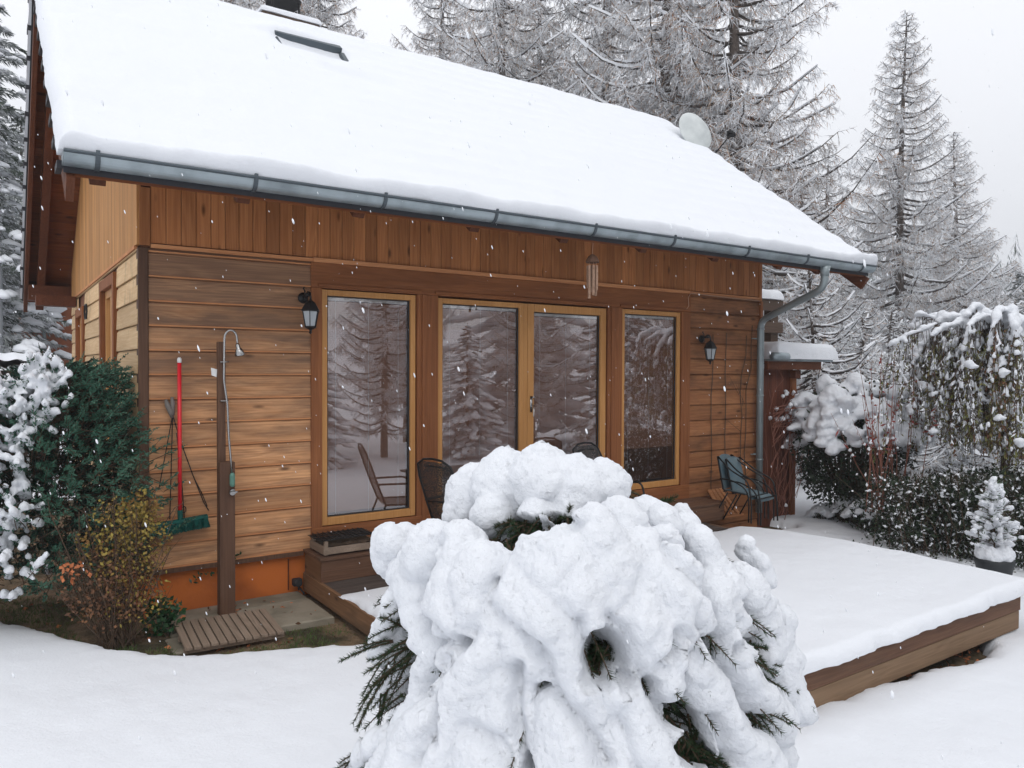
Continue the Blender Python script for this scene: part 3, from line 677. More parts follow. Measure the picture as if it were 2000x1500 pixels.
# ================================================================ broom, hanging tool
br = empty('broom', (1.31, -.12, -1.36)); tag(br, 'broom with red handle and green bristles hung head down on the wall', 'broom')
mb = MB(); mb.tube([(1.315, -.10, .045), (1.312, -.115, -1.22)], .0165, 12); T_(mb, 'handle', K['red'], br, True)
mb = MB(); mb.lathe([(.017, .0), (.018, .03), (.010, .045)], (1.315, -.10, .045), 12); T_(mb, 'end_cap', K['white'], br, True)
mb = MB(); mb.tube([(1.312, -.116, -1.20), (1.315, -.12, -1.29)], .022, 10); mb.bar((1.13, -.125, -1.305), (1.53, -.125, -1.270), .055, .025); T_(mb, 'brush_back', K['green'], br)
mb = MB(); Q = []
for i in range(2400):
    t = random.random(); x = 1.125 + .405 * t; y = -.125 + random.uniform(-.026, .026); z = -1.318 + .035 * t
    ox, oy = random.gauss(0, .008) - .02 * (1 - t) + .012 * t, random.gauss(0, .008) - .01
    q = random.uniform(0, 3.14); a = np.array((math.cos(q), math.sin(q), 0)) * .0022
    p = np.array((x, y, z)); e = np.array((x + ox, y + oy, z - random.uniform(.070, .085))); Q.append((p - a, p + a, e + a * .7, e - a * .7))
mb.quads(Q); T_(mb, 'bristles', K['green'], br)
ht = empty('hanging_frame', (1.27, -.06, -.3)); tag(ht, 'folded grey hand grips on long dark wire loops hanging behind the broom', 'hanging tool')
mb = MB(); mb.tube([(1.215, -.06, -.265), (1.225, -.068, -.31), (1.25, -.07, -.37), (1.262, -.065, -.42)], [.012, .022, .022, .012], 10); mb.tube([(1.262, -.07, -.245), (1.266, -.078, -.30), (1.268, -.07, -.40)], [.012, .019, .013], 10)
T_(mb, 'grip', mat('grip_grey', (.17, .15, .135), .6), ht, True)
mb = MB()
for P in ([(1.268, -.055, -.40), (1.23, -.05, -.62), (1.16, -.045, -1.02)], [(1.268, -.055, -.40), (1.258, -.05, -.8), (1.245, -.045, -1.28)], [(1.27, -.055, -.40), (1.33, -.05, -.62), (1.43, -.045, -.92), (1.52, -.045, -1.17), (1.56, -.045, -1.24)],
          [(1.30, -.055, -.55), (1.34, -.05, -.98), (1.36, -.045, -1.28)], [(1.44, -.05, -.95), (1.50, -.05, -1.08), (1.545, -.05, -1.20)]):
    mb.tube(P, .0042, 6)
mb.tube([(1.355 + .018 * math.cos(a), -.05, -1.21 + .028 * math.sin(a)) for a in np.linspace(0, 6.28, 12)], .004, 5)
T_(mb, 'wire', K['black'], ht)
# ================================================================ wall lamps
def lamp(loc, rz):
    t = empty('wall_lamp', loc, rz)
    mb = MB(); mb.lathe([(.0, 0), (.048, .0), (.052, .012), (.03, .022), (.018, .03)], (0, 0, .10), 16, M=Matrix.Rotation(R(90), 4, 'X'))
    mb.tube([(0, -.02, .10), (0, -.07, .125), (0, -.12, .15), (0, -.155, .135), (0, -.165, .10), (0, -.165, .07)], .010, 8); mb.tube([(0, -.045, .12), (0, -.05, .16), (0, -.02, .185), (0, -.035, .20)], .007, 6)
    mb.lathe([(.022, .14), (.04, .11), (.0, .105)], (0, -.10, .0), 12)
    mb.build('arm', K['blackmetal'], t, True)
    mb = MB(); mb.lathe([(.008, .085), (.014, .07), (.030, .06), (.050, .045), (.088, -.02), (.090, -.030), (.078, -.032)], (0, -.165, 0), 6); mb.build('hood', K['blackmetal'], t)
    mb = MB()
    for i in range(6):
        a = 2 * math.pi * i / 6; mb.bar((.078 * math.cos(a), -.165 + .078 * math.sin(a), -.03), (.050 * math.cos(a), -.165 + .050 * math.sin(a), -.172), .007, .007)
    mb.lathe([(.052, -.168), (.054, -.178), (.036, -.19), (.014, -.20), (.010, -.215), (.014, -.225), (.003, -.24)], (0, -.165, 0), 12)
    mb.build('cage', K['blackmetal'], t)
    mb = MB(); mb.lathe([(.072, -.034), (.046, -.168)], (0, -.165, 0), 6); mb.build('glass', K['lampglass'], t)
    mb = MB(); mb.lathe([(.012, -.035), (.026, -.06), (.030, -.09), (.018, -.12), (.004, -.128)], (0, -.165, 0), 12)
    mb.build('bulb', K['white'], t, True)
    return t
lp = lamp((2.395, -.045, .555), R(6)); tag(lp, 'black lantern wall lamp on the boards left of the tall windows', 'wall lamp', 'lantern wall lamps')
l2 = copy_tree(lp); l2.location = (7.80, -.045, .315); l2.rotation_euler.z = R(-4); tag(l2, 'black lantern wall lamp on the dark boards above the blue chair', 'wall lamp', 'lantern wall lamps')
# wind chime
wc = empty('wind_chime', (4.99, -1.12, .75)); tag(wc, 'bamboo wind chime with coconut top hanging from the eave above the terrace door', 'wind chime')
mb = MB(); mb.lathe([(.003, .075), (.02, .07), (.045, .05), (.066, .015), (.070, -.005), (.062, -.012)], (4.99, -1.12, 1.085), 14); T_(mb, 'coconut_top', K['post_wood'], wc, True)
for i, (a, l) in enumerate(((0, .30), (60, .26), (125, .22), (190, .33), (245, .30), (300, .25))):
    x, y = 4.99 + .045 * math.cos(R(a)), -1.12 + .045 * math.sin(R(a)); mb = MB(); mb.tube([(x, y, 1.045), (x, y, 1.045 - l)], .0145, 10); mb.lathe([(.0165, -.006), (.017, 0), (.0165, .006)], (x, y, 1.04 - l * .45), 10); T_(mb, 'tube', K['bamboo'], wc, False)
mb = MB(); mb.tube([(4.99, -1.12, 1.15), (4.985, -1.14, 1.33)], .0025, 4)
for a in (0, 60, 125, 190, 245, 300): mb.tube([(4.99 + .045 * math.cos(R(a)), -1.12 + .045 * math.sin(R(a)), 1.09), (4.99 + .045 * math.cos(R(a)), -1.12 + .045 * math.sin(R(a)), 1.04)], .002, 4)
T_(mb, 'cord', K['cable'], wc)
# crate of soil on the step
cr = empty('wooden_crate', (2.68, -.28, -1.68)); tag(cr, 'shallow wooden crate of dark soil standing on the left end of the step', 'crate')
mb = MB(); a, b, c, d = 2.44, 2.95, -.47, -.10; z = -1.676
for (p, q) in (((a, c, z + .012), (b, c + .012, z + .075)), ((a, d - .012, z + .012), (b, d, z + .075)), ((a, c + .013, z + .012), (a + .012, d - .013, z + .085)), ((b - .012, c + .013, z + .012), (b, d - .013, z + .085))): mb.box(p, q)
for x in (a + .013, b - .045):
    for y in (c + .013, d - .045): mb.box((x, y, z), (x + .032, y + .032, z + .125))
mb.box((a + .014, c + .014, z + .012), (b - .014, d - .014, z + .022))
T_(mb, 'box', K['grey_wood'], cr, bevel=.002)
mb = MB(); u = np.linspace(0, 1, 40); U, V_ = np.meshgrid(u, u, indexing='ij'); mb.grid(np.stack([a + .013 + U * (b - a - .026), c + .013 + V_ * (d - c - .026), z + .082 + .014 * fbm(U * 9, V_ * 7, 0, 4, 6)], -1)); T_(mb, 'soil', K['soil'], cr, True)
mb = MB()
for i in range(14): mb.bar((a - .02, c + .05 + i * .024, z + .128 + .004 * math.sin(i * 1.7)), (b + .02 - .01 * (i % 3), c + .06 + i * .024, z + .134), .007, .006)
for i in range(10): mb.bar((a + .02 + i * .05, c + .04, z + .134), (a + .03 + i * .05, d + .02, z + .138), .006, .005)
T_(mb, 'cover_mesh', K['black'], cr)
# small spotlight at the plinth
so = empty('garden_spotlight', (2.34, -.04, -1.99)); tag(so, 'small black garden spotlight at the orange plinth beside the deck', 'spotlight')
mb = MB(); mb.box((2.29, -.11, -2.01), (2.37, -.04, -1.945)); mb.lathe([(.034, 0), (.038, .02)], (2.33, -.112, -1.977), 12, M=Matrix.Rotation(R(90), 4, 'X')); T_(mb, 'head', K['rubber'], so, bevel=.008)
mb = MB(); mb.bar((2.33, -.06, -2.0), (2.37, -.16, -2.075), .012, .012); mb.tube([(2.35, -.05, -2.0), (2.36, -.03, -2.07)], .007, 6); T_(mb, 'stake', K['rubber'], so)
# ================================================================ garden chairs
def blue_chair(loc, rz, sc_=1.):
    t = empty('blue_chair', loc, rz)
    # local: faces -y, width 0.5
    mb = MB(); n1, n2 = 14, 10; u = np.linspace(-1, 1, n2); v = np.linspace(0, 1, n1); U, V_ = np.meshgrid(u, v, indexing='ij')
    wd = .205 * (1 - .10 * V_ ** 3)
    zt = .44 + .50 * V_ - .045 * (np.abs(U) ** 3) * (V_ ** 6)
    P = np.stack([U * wd, .20 + .12 * V_ + .02 * (1 - U ** 2), zt], -1); mb.grid(P); P2 = P + np.array((0, .012, 0)); mb.grid(P2, flip=True)
    mb.tube([tuple(P[i, -1] + (0, .006, 0)) for i in range(n2)], .011, 6); mb.build('backrest', K['blue'], t, True)
    mb = MB(); u = np.linspace(-1, 1, n2); v = np.linspace(0, 1, n1); U, V_ = np.meshgrid(u, v, indexing='ij')
    zs = .40 + .03 * V_ + .0 * U - .045 * np.clip(.18 - V_, 0, 1) / .18 * 1.2
    P = np.stack([U * .215, -.26 + .47 * V_, zs + .012 * U ** 2], -1); mb.grid(P, flip=False); mb.grid(P - np.array((0, 0, .014)), flip=True); mb.build('seat', K['blue'], t, True)
    for s in (-1, 1):
        mb = MB(); x = .245 * s
        mb.tube(bend([(.20 * s, .325, .93), (x, .10, .76), (x + .012 * s, -.22, .62), (x + .012 * s, -.285, .30), (x + .02 * s, -.29, .0)], 5, .10), .0125, 8); 
        mb.build('front_leg', K['blackmetal'], t, True)
        mb = MB(); mb.tube(bend([(x - .01 * s, .26, .60), (x, .05, .60), (x, -.18, .50), (x, -.235, .36), (x, -.24, .0)], 5, .09), .0115, 8); mb.build('armrest', K['blackmetal'], t, True)
        mb = MB(); mb.tube([(.20 * s, .335, .93), (.215 * s, .215, .44), (.24 * s, .12, .40), (x, .34, .0)], .0115, 8); mb.build('rear_leg', K['blackmetal'], t, True)
    for a_, b_, h_ in ((.25, -.255, .385), (.22, .20, .41)):
        mb = MB(); mb.tube([(-a_, b_, h_), (a_, b_, h_)], .011, 8); mb.build('crossbar', K['blackmetal'], t, True)
    return t
c1 = blue_chair((7.98, -.74, DZ + .004), R(10)); c1.scale = (.83, .83, .83); tag(c1, 'steel blue metal armchair on the terrace in front of the down pipe', 'chair', 'blue garden chairs')
c2 = copy_tree(c1); c2.location = (7.90, -.66, DZ + .03); c2.rotation_euler.z = R(10); c2.rotation_euler.x = R(1); tag(c2, 'second blue armchair half hidden behind the front one against the wall', 'chair', 'blue garden chairs')
K['mesh'] = mat('chair_mesh', (.035, .033, .032), .6)
mm = K['mesh']; t = mm.node_tree; nn = t.nodes; ll = t.links       # see-through wire mesh
tcn = nn.new('ShaderNodeTexCoord'); mp = nn.new('ShaderNodeMapping'); mp.inputs['Scale'].default_value = (110, 110, 110); ll.new(tcn.outputs['Object'], mp.inputs[0])
ck = nn.new('ShaderNodeTexVoronoi'); ck.inputs['Scale'].default_value = 1; ll.new(mp.outputs[0], ck.inputs[0]); gt = nn.new('ShaderNodeMath'); gt.operation = 'GREATER_THAN'; gt.inputs[1].default_value = .33; ll.new(ck.outputs['Distance'], gt.inputs[0]); ll.new(gt.outputs[0], nn['Principled BSDF'].inputs['Alpha'])
def mesh_chair(loc, rz):
    t = empty('mesh_chair', loc, rz)
    mb = MB(); out = [(-.24, .12, .42), (-.245, .20, .62), (-.25, .30, .90), (-.22, .345, 1.02), (-.12, .36, 1.07), (0, .362, 1.08), (.12, .36, 1.07), (.22, .345, 1.02), (.25, .30, .90), (.245, .20, .62), (.24, .12, .42)]
    mb.tube(out, .0115, 8); mb.tube([(-.245, .20, .64), (0, .215, .66), (.245, .20, .64)], .008, 6); mb.tube([(-.15, .33, 1.0), (0, .345, 1.01), (.15, .33, 1.0)], .007, 6); mb.build('back_frame', K['blackmetal'], t, True)
    mb = MB(); u = np.linspace(-1, 1, 8); v = np.linspace(0, 1, 12); U, V_ = np.meshgrid(u, v, indexing='ij'); mb.grid(np.stack([U * .235 * np.sqrt(1 - .9 * np.clip(V_ - .8, 0, 1) / .2 * .35), .12 + .235 * V_, .43 + .62 * V_], -1)); mb.build('back_mesh', K['mesh'], t)
    mb = MB(); v = np.linspace(0, 1, 6); U, V_ = np.meshgrid(u, v, indexing='ij'); mb.grid(np.stack([U * .24, -.32 + .45 * V_, .43 - .015 * (1 - U ** 2)], -1)); mb.build('seat', K['mesh'], t)
    mb = MB(); mb.tube([(-.245, .13, .43), (-.25, -.32, .43), (.25, -.32, .43), (.245, .13, .43)], .0115, 8); mb.build('seat_frame', K['blackmetal'], t, True)
    for s in (-1, 1):
        mb = MB(); mb.tube(bend([(.25 * s, .22, .66), (.29 * s, -.22, .66), (.27 * s, -.30, .40), (.27 * s, -.33, 0)], 5, .07), .0115, 8); mb.build('front_leg', K['blackmetal'], t, True)
        mb = MB(); mb.tube([(.25 * s, .12, .45), (.25 * s, .30, 0)], .0115, 8); mb.build('rear_leg', K['blackmetal'], t, True)
    return t
m1 = mesh_chair((3.70, -.72, DZ + .004), R(104)); tag(m1, 'black wire mesh chair by the post between the first and second window', 'chair', 'black mesh garden chairs')
m2 = copy_tree(m1); m2.location = (5.62, -.70, DZ + .004); m2.rotation_euler.z = R(12); tag(m2, 'black wire mesh chair in front of the terrace door, only its curved back showing', 'chair', 'black mesh garden chairs')
tb = empty('garden_table', (4.45, -.78, DZ)); tag(tb, 'dark metal garden table beside the mesh chair, mostly hidden by the snowy spruce', 'table')
mb = MB(); mb.box((3.98, -1.12, -1.21), (4.98, -.42, -1.185)); T_(mb, 'tabletop', K['blackmetal'], tb, bevel=.006)
for x in (4.03, 4.90):
    for y in (-1.07, -.50): mb = MB(); mb.box((x, y, DZ + .003), (x + .035, y + .035, -1.212)); T_(mb, 'leg', K['blackmetal'], tb)
# satellite dish on the right gable end
dsh = empty('satellite_dish', (9.55, 1.75, 3.3)); tag(dsh, 'pale grey satellite dish with a receiver arm at the right edge of the roof', 'satellite dish')
MD = Matrix.Rotation(R(-12), 4, 'Z') @ Matrix.Rotation(R(68), 4, 'X')
mb = MB(); pr = [(.001, .0), (.12, .006), (.24, .026), (.33, .052), (.345, .060), (.345, .066), (.30, .045), (.2, .022), (.001, .006)]
V = []; n = 36
for r, z in pr:
    for j in range(n): V.append((r * .88 * math.cos(2 * math.pi * j / n), r * 1.08 * math.sin(2 * math.pi * j / n), -z))
V = np.array(V) @ np.array(MD.to_3x3()).T + np.array((9.53, 1.62, 3.93)); k = len(pr)
mb.add(V, [(i * n + j, i * n + (j + 1) % n, (i + 1) * n + (j + 1) % n, (i + 1) * n + j) for i in range(k - 1) for j in range(n)]); T_(mb, 'dish', K['dish'], dsh, True)
mb = MB(); mb.tube([(9.74, 1.60, 3.40), (9.98, 1.33, 3.83)], .012, 6); T_(mb, 'arm', K['blackmetal'], dsh)
mb = MB(); mb.tube([(9.95, 1.35, 3.83), (10.06, 1.31, 3.86)], [.035, .045], 10); mb.box((9.93, 1.28, 3.86), (10.0, 1.36, 3.90)); T_(mb, 'receiver', K['black'], dsh)
mb = MB(); mb.tube([(9.60, 1.78, 3.0), (9.60, 1.76, 3.90)], .024, 8); T_(mb, 'mast', K['zinc'], dsh)
# ================================================================ lean-to at the right end, railing above it
an = empty('lean_to_shed', (9.5, .6, GZ)); tag(an, 'dark red board lean-to shed with snow on its flat roof beside the cabin', 'shed')
mb = MB(); x = 9.09
while x < 9.92:
    mb.box((x, .06, -2.5), (min(x + .135, 9.94), .085, .02)); x += .14
mb.box((9.09, .09, -2.5), (9.90, 2.0, .0)); T_(mb, 'wall', K['shed_red'], an)
mb = MB(); mb.box((9.86, .02, -2.5), (9.96, .059, .0)); T_(mb, 'corner_board', K['trim_v'], an)
mb = MB(); mb.bar((9.08, -.10, .075), (10.35, -.10, .075), .06, .12); mb.bar((9.90, -.05, -.05), (9.90, .055, -.05), .12, .12); T_(mb, 'fascia', K['rafter'], an)
mb = MB(); mb.box((9.09, -.16, .137), (10.60, 2.1, .165)); T_(mb, 'roof', K['zinc'], an)
mb = MB(); top, bot = blanket(9.22, 10.66, -.22, 2.1, lambda X, Y: .168 + 0 * X, .25, 60, 40, .12, (0, 0, 1), 61, .03, .03); mb.grid(top); mb.grid(bot, flip=True); T_(mb, 'roof_snow', K['snow'], an, True)
mb = MB(); mb.tube([(9.10, -.20, .20), (9.42, -.20, .20)], .06, 12); T_(mb, 'gutter', K['zinc'], an, True)
ra = empty('timber_railing', (9.9, .9, .2)); tag(ra, 'weathered timber railing of thick rails standing behind the shed roof', 'railing')
RP = [(10.62, 1.0)]
for x in (10.62, 9.2):
    mb = MB(); mb.box((x, .98, .30), (x + .19, 1.12, 1.02)); T_(mb, 'post', K['dark_wood'], ra, bevel=.006)
for z0, z1 in ((.36, .48), (.62, .80), (.98, 1.16)):
    mb = MB(); mb.box((9.08, .92, z0), (10.86, .975, z1)); T_(mb, 'rail', K['dark_wood'], ra, bevel=.006)
mb = MB(); top, bot = blanket(10.25, 10.84, .88, 1.14, lambda X, Y: 1.17 + 0 * X, .16, 30, 20, .10, (0, 0, 1), 66, .03, .02); mb.grid(top); mb.grid(bot, flip=True)
top, bot = blanket(9.6, 10.2, .90, 1.1, lambda X, Y: 1.17 + 0 * X, .07, 30, 20, .06, (0, 0, 1), 67, .05, .02); mb.grid(top); mb.grid(bot, flip=True)
T_(mb, 'snow_cap', K['snow'], ra, True)
# ================================================================ left background: neighbour buildings
nb = empty('neighbour_cabin', (.9, 22, -2)); tag(nb, 'small red brown neighbour cabin glimpsed behind the cabin at left', 'house')
mb = MB(); mb.box((.85, 20.5, -2.2), (3.4, 26, 2.35)); mb.box((.30, 20.9, -2.2), (3.4, 21.5, 1.35)); T_(mb, 'wall', K['far_wood'], nb)
mb = MB(); mb.bar((.55, 20.3, 1.75), (1.5, 20.3, 2.45), 1.6, .10, 0, (0, 1, 0)); mb.bar((-.15, 20.4, 1.42), (.55, 20.4, 1.68), 1.2, .12, 0, (0, 1, 0)); o = T_(mb, 'snowy_roof', K['snow'], nb)
mb = MB(); mb.tube([(.6, 20.2, 1.65), (1.35, 20.2, 1.28), (1.40, 20.2, -1.0)], .05, 8); T_(mb, 'down_pipe', K['pipe'], nb)
mb = MB(); mb.box((.95, 20.85, .25), (1.15, 20.88, .7)); T_(mb, 'window', K['lampglass'], nb)
sd2 = empty('storage_hut', (.3, 9.5, -2.1)); tag(sd2, 'dark storage hut with wavy corrugated roof edge under snow at far left', 'shed')
mb = MB(); mb.box((-1.6, 9.6, -2.2), (1.05, 11.4, -.06)); T_(mb, 'wall', mat('hut_wall', (.045, .028, .022), .9), sd2)
mb = MB(); ZH = -.13; xs_ = np.linspace(-1.9, 1.12, 160); ys_ = np.linspace(9.25, 11.6, 14); Xc, Yc = np.meshgrid(xs_, ys_, indexing='ij')
wv = .035 * np.sin(Xc * 2 * math.pi / .31)
mb.grid(np.stack([Xc, Yc, ZH + .15 + wv + .06 * (Yc - 9.25)], -1)); mb.grid(np.stack([Xc, Yc, ZH + .14 + wv + .06 * (Yc - 9.25)], -1), flip=True); T_(mb, 'corrugated_roof', K['dark_wood'], sd2, True)
mb = MB(); th = .13 * np.sqrt(np.clip(1 - (1 - np.clip(np.minimum(np.minimum((Yc - 9.20) / .12, (Xc + 1.9) / .1), (1.14 - Xc) / .1), 0, 1)) ** 2, 0, 1)); mb.grid(np.stack([Xc, Yc, ZH + .155 + wv * (1 - th * 5) + th + .06 * (Yc - 9.25)], -1)); T_(mb, 'roof_snow', K['snow'], sd2, True)
mb = MB(); mb.box((-1.8, 9.4, -.22), (1.0, 9.44, -.14)); mb.box((-1.8, 9.4, -.62), (1.0, 9.44, -.56)); T_(mb, 'rail', K['zinc'], sd2)
mb = MB(); mb.tube([(-.02, 16, -2), (-.02, 16, 2.6)], .28, 12); o = mb.build('grey_post', mat('grey_post', (.42, .44, .46), .7)); tag(o, 'thick pale grey post among the trees at the left edge', 'post')
# ================================================================ vegetation generators
def norm(a): return a / (np.linalg.norm(a, axis=-1, keepdims=True) + 1e-9)
def spikes(mb, A, B, r, m, n=3):                                    # tapering twigs from A to B
    A = np.asarray(A, float); B = np.asarray(B, float)
    if len(A) == 0: return
    d = norm(B - A); u = norm(np.cross(d, rng.normal(size=d.shape))); v = np.cross(d, u); r = np.broadcast_to(np.asarray(r, float), (len(A),))[:, None]
    base = [A + r * (math.cos(2 * math.pi * k / n) * u + math.sin(2 * math.pi * k / n) * v) for k in range(n)]
    for k in range(n): mb.tris(np.stack([base[k], base[(k + 1) % n], B], 1), m)
def flat(mb, A, B, wd, m):                                          # leaf: thin diamond from A to B
    A = np.asarray(A, float); B = np.asarray(B, float)
    if len(A) == 0: return
    d = norm(B - A); u = norm(np.cross(d, rng.normal(size=d.shape))); w_ = np.broadcast_to(np.asarray(wd, float), (len(A),))[:, None]
    M_ = A + (B - A) * .45; mb.quads(np.stack([A, M_ + u * w_, B, M_ - u * w_], 1), m)
def ico(n):
    b = bmesh.new(); bmesh.ops.create_icosphere(b, subdivisions=n, radius=1); b.verts.ensure_lookup_table()
    V = np.array([v.co for v in b.verts]); Fc = np.array([[v.index for v in f.verts] for f in b.faces]); b.free(); return V, Fc
ICO1, ICO2, ICO3 = ico(1), ico(2), ico(3)
def blobs(mb, C, Rr, m, ic=ICO2, D=None, el=1.0, rough=.18):        # lumpy ellipsoids; D: long axis, el: elongation
    V, Fc = ic
    for i in range(len(C)):
        s = np.array(Rr[i], float) * np.ones(3)
        W = V * (1 + rough * vnoise(V[:, 0] * 1.7 + i * 3.1, V[:, 1] * 1.7, V[:, 2] * 1.7, i % 17))[:, None]
        if D is not None:
            d = D[i] / (np.linalg.norm(D[i]) + 1e-9); W = W + np.outer(W @ d, d) * (el - 1)
        mb.add(W * s + C[i], Fc.tolist(), m)
def larch(name, H_, seed, Rmax=2.6, clear=.15, nb=110, dens=20, droop=.25, tw=.42, snow=.5, rust=0., up=.25, tr=.16, lean=0., thick=1., hang=1., frosted=.62):
    """bare frosted larch: trunk, long limbs with hanging twigs, a line of snow on each limb"""
    global rng
    rng = np.random.default_rng(seed); random.seed(seed)
    root = empty(name)
    zs = np.linspace(0, 1, 14)
    tx = lean * zs * H_ + .12 * np.sin(zs * 5 + seed) * zs; ty = .10 * np.sin(zs * 4 + 2 * seed) * zs
    P = np.stack([tx, ty, zs * H_], 1)
    mb = MB(); mb.tube(P, tr * (1 - zs) ** .8 + .012, 8); mb.build('trunk', K['bark_frost'], root, True)
    mb = MB()
    for i in range(nb):
        u = (i + random.random()) / nb; z = clear + (1 - clear) * u
        prof = (1 - u) ** .70 * (.55 + .45 * min(1, u * 4)) + .03
        Lb = Rmax * prof * random.uniform(.62, 1.12)
        a = i * 2.4 + random.uniform(-.5, .5)
        d = np.array((math.cos(a), math.sin(a), 0)); sl = random.uniform(-.25, .12) + up * u
        t = np.linspace(0, 1, 7)[:, None]
        bend_ = random.uniform(.08, .38); sw = np.array((-d[1], d[0], 0)) * random.uniform(-.25, .25)
        o = np.array([np.interp(z, zs, tx), np.interp(z, zs, ty), z * H_])
        B = o + d * Lb * t + np.array((0, 0, 1)) * Lb * (sl * t - .22 * np.sin(t * 3.0) * .6 + bend_ * t ** 2.2) + sw * Lb * t ** 2 + rng.normal(0, .02, (7, 3)) * t * Lb * .5
        rb = (.012 + .011 * Lb) * thick
        mb.tube(B, np.linspace(rb, .006, 7), 4, 0, False)
        if snow > 0:
            j0 = 1
            while j0 < 6:
                j1 = min(6, j0 + random.randint(1, 4))
                if random.random() < snow: mb.tube(B[j0:j1 + 1] + (0, 0, rb * .9), np.linspace(rb * .95, .012, j1 - j0 + 1) + .008 * thick, 3, 3, False)
                j0 = j1 + random.randint(0, 1) + (0 if j1 > j0 else 1)
        n = max(6, int(Lb * dens)); tt = rng.uniform(.08, 1, n) ** .8
        q = tt * 6; k = np.minimum(q.astype(int), 5); A = B[k] + (B[k + 1] - B[k]) * (q - k)[:, None]
        side = np.where(rng.random(n) < .5, 1, -1)[:, None]; s_ = np.array((-d[1], d[0], 0))
        dr = norm(side * s_ * rng.uniform(.2, 1, (n, 1)) + d * rng.uniform(.1, .8, (n, 1)) + np.array((0, 0, -1)) * rng.uniform(0, droop * 3.2, (n, 1)) + rng.normal(0, .25, (n, 3)))
        ln = (tw * (1.15 - .6 * tt) * rng.uniform(.5, 1.15, n) * (.45 + .55 * min(1, Lb / 2)))[:, None]
        E = A + dr * ln; isr = rng.random(n)
        fro = isr < frosted
        spikes(mb, A[fro], E[fro], .0085 * thick, 1); spikes(mb, A[~fro], E[~fro], .008 * thick, 2 if random.random() > rust else 4)
        # second order twigs
        for c_ in range(6):
            f = rng.uniform(.15, .95, (n, 1)); a2 = A + (E - A) * f
            d2 = norm(dr * .5 + rng.normal(0, .55, (n, 3)) + np.array((0, 0, -.55 * hang))); e2 = a2 + d2 * ln * rng.uniform(.25, .55, (n, 1))
            kk = rng.random(n) < frosted
            spikes(mb, a2[kk], e2[kk], .0062 * thick, 1, 2 if c_ > 2 else 3); spikes(mb, a2[~kk], e2[~kk], .0062 * thick, 2 if random.random() > rust else 4, 2 if c_ > 2 else 3)
    mb.build('crown', [K['limb'], K['frost'], K['larch_brown'], K['frost_white'], K['larch_rust']], root)
    return root
def snow_spruce(name, H_, seed, Rb=1.6, nb=90, gap=0.0, needle='needle', load=1.0, pad=1.0):
    """spruce with boughs weighed down by pads of snow: trunk, needles, snow"""
    global rng
    rng = np.random.default_rng(seed); random.seed(seed)
    root = empty(name); mb = MB(); mb.tube([(0, 0, 0), (0, 0, H_)], [.05 + H_ * .012, .012], 7); mb.build('trunk', K['bark'], root, True)
    gn, sn = MB(), MB()
    for i in range(nb):
        u = (i + .5) / nb; z = H_ * (.06 + .92 * u ** .9); Lb = Rb * (1 - u) ** .8 * random.uniform(.75, 1.12) + .08
        a = i * 2.4 + random.uniform(-.3, .3); d = np.array((math.cos(a), math.sin(a), 0)); dr = -random.uniform(.25, .55)
        t = np.linspace(0, 1, 6)[:, None]; B = np.array((0, 0, z)) + d * Lb * t + np.array((0, 0, 1)) * Lb * (dr * t ** 1.4 + .12 * t ** 4)
        n = int(40 + 130 * Lb); tt = rng.uniform(.12, 1, n); q = tt * 5; k = np.minimum(q.astype(int), 4); A = B[k] + (B[k + 1] - B[k]) * (q - k)[:, None]
        s_ = np.array((-d[1], d[0], 0)); side = rng.uniform(-1, 1, (n, 1)); w_ = Lb * .42 * (1.05 - tt)[:, None] + .05
        A = A + s_ * side * w_ * .8; E = A + norm(s_ * side + d * .8 + rng.normal(0, .3, (n, 3)) + np.array((0, 0, -.55))) * rng.uniform(.07, .17, (n, 1))
        flat(gn, A, E, .014, 0)
        m_ = max(2, int(Lb * 6)); 
        for j in range(m_):
            if random.random() > .9 * load: continue
            tj = random.uniform(.2, 1.02); q = min(tj, .999) * 5; kj = int(q); c = B[kj] + (B[kj + 1] - B[kj]) * (q - kj)
            c = c + s_ * random.uniform(-1, 1) * (Lb * .34 * (1.1 - tj) + .02) + np.array((0, 0, .03))
            rr = random.uniform(.05, .10) * (.6 + .4 * min(Lb, 1.6)) * pad
            blobs(sn, [c], [rr * np.array((1, 1, .62))], 0, ICO1 if H_ > 4 else ICO2, [d + np.array((0, 0, dr)) + s_ * random.uniform(-.6, .6)], 1.9, .35)
    gn.build('needles', K[needle], root); sn.build('snow', K['snow'], root, True)
    return root
def spot(px, dist):                                                 # ground point on the bearing of photo column px, at a view depth
    r = (F * FPX + RT * (px - 1000)); r = r / r.dot(F); p = Vector((0, -7, 0)) + r * dist; return p.x, p.y
def put(o, px, dist, z=None, s=1., rz=0., label=None, cat='tree', group=None, kind=None):
    x, y = spot(px, dist); zz = float(terrain(np.array([[x]]), np.array([[y]]))[0, 0]) - .1 if z is None else z
    o.location = (x, y, zz); o.scale = (s, s, s) if not isinstance(s, tuple) else s; o.rotation_euler.z = rz; tag(o, label, cat, group, kind); return o
def clone(src): return copy_tree(src)
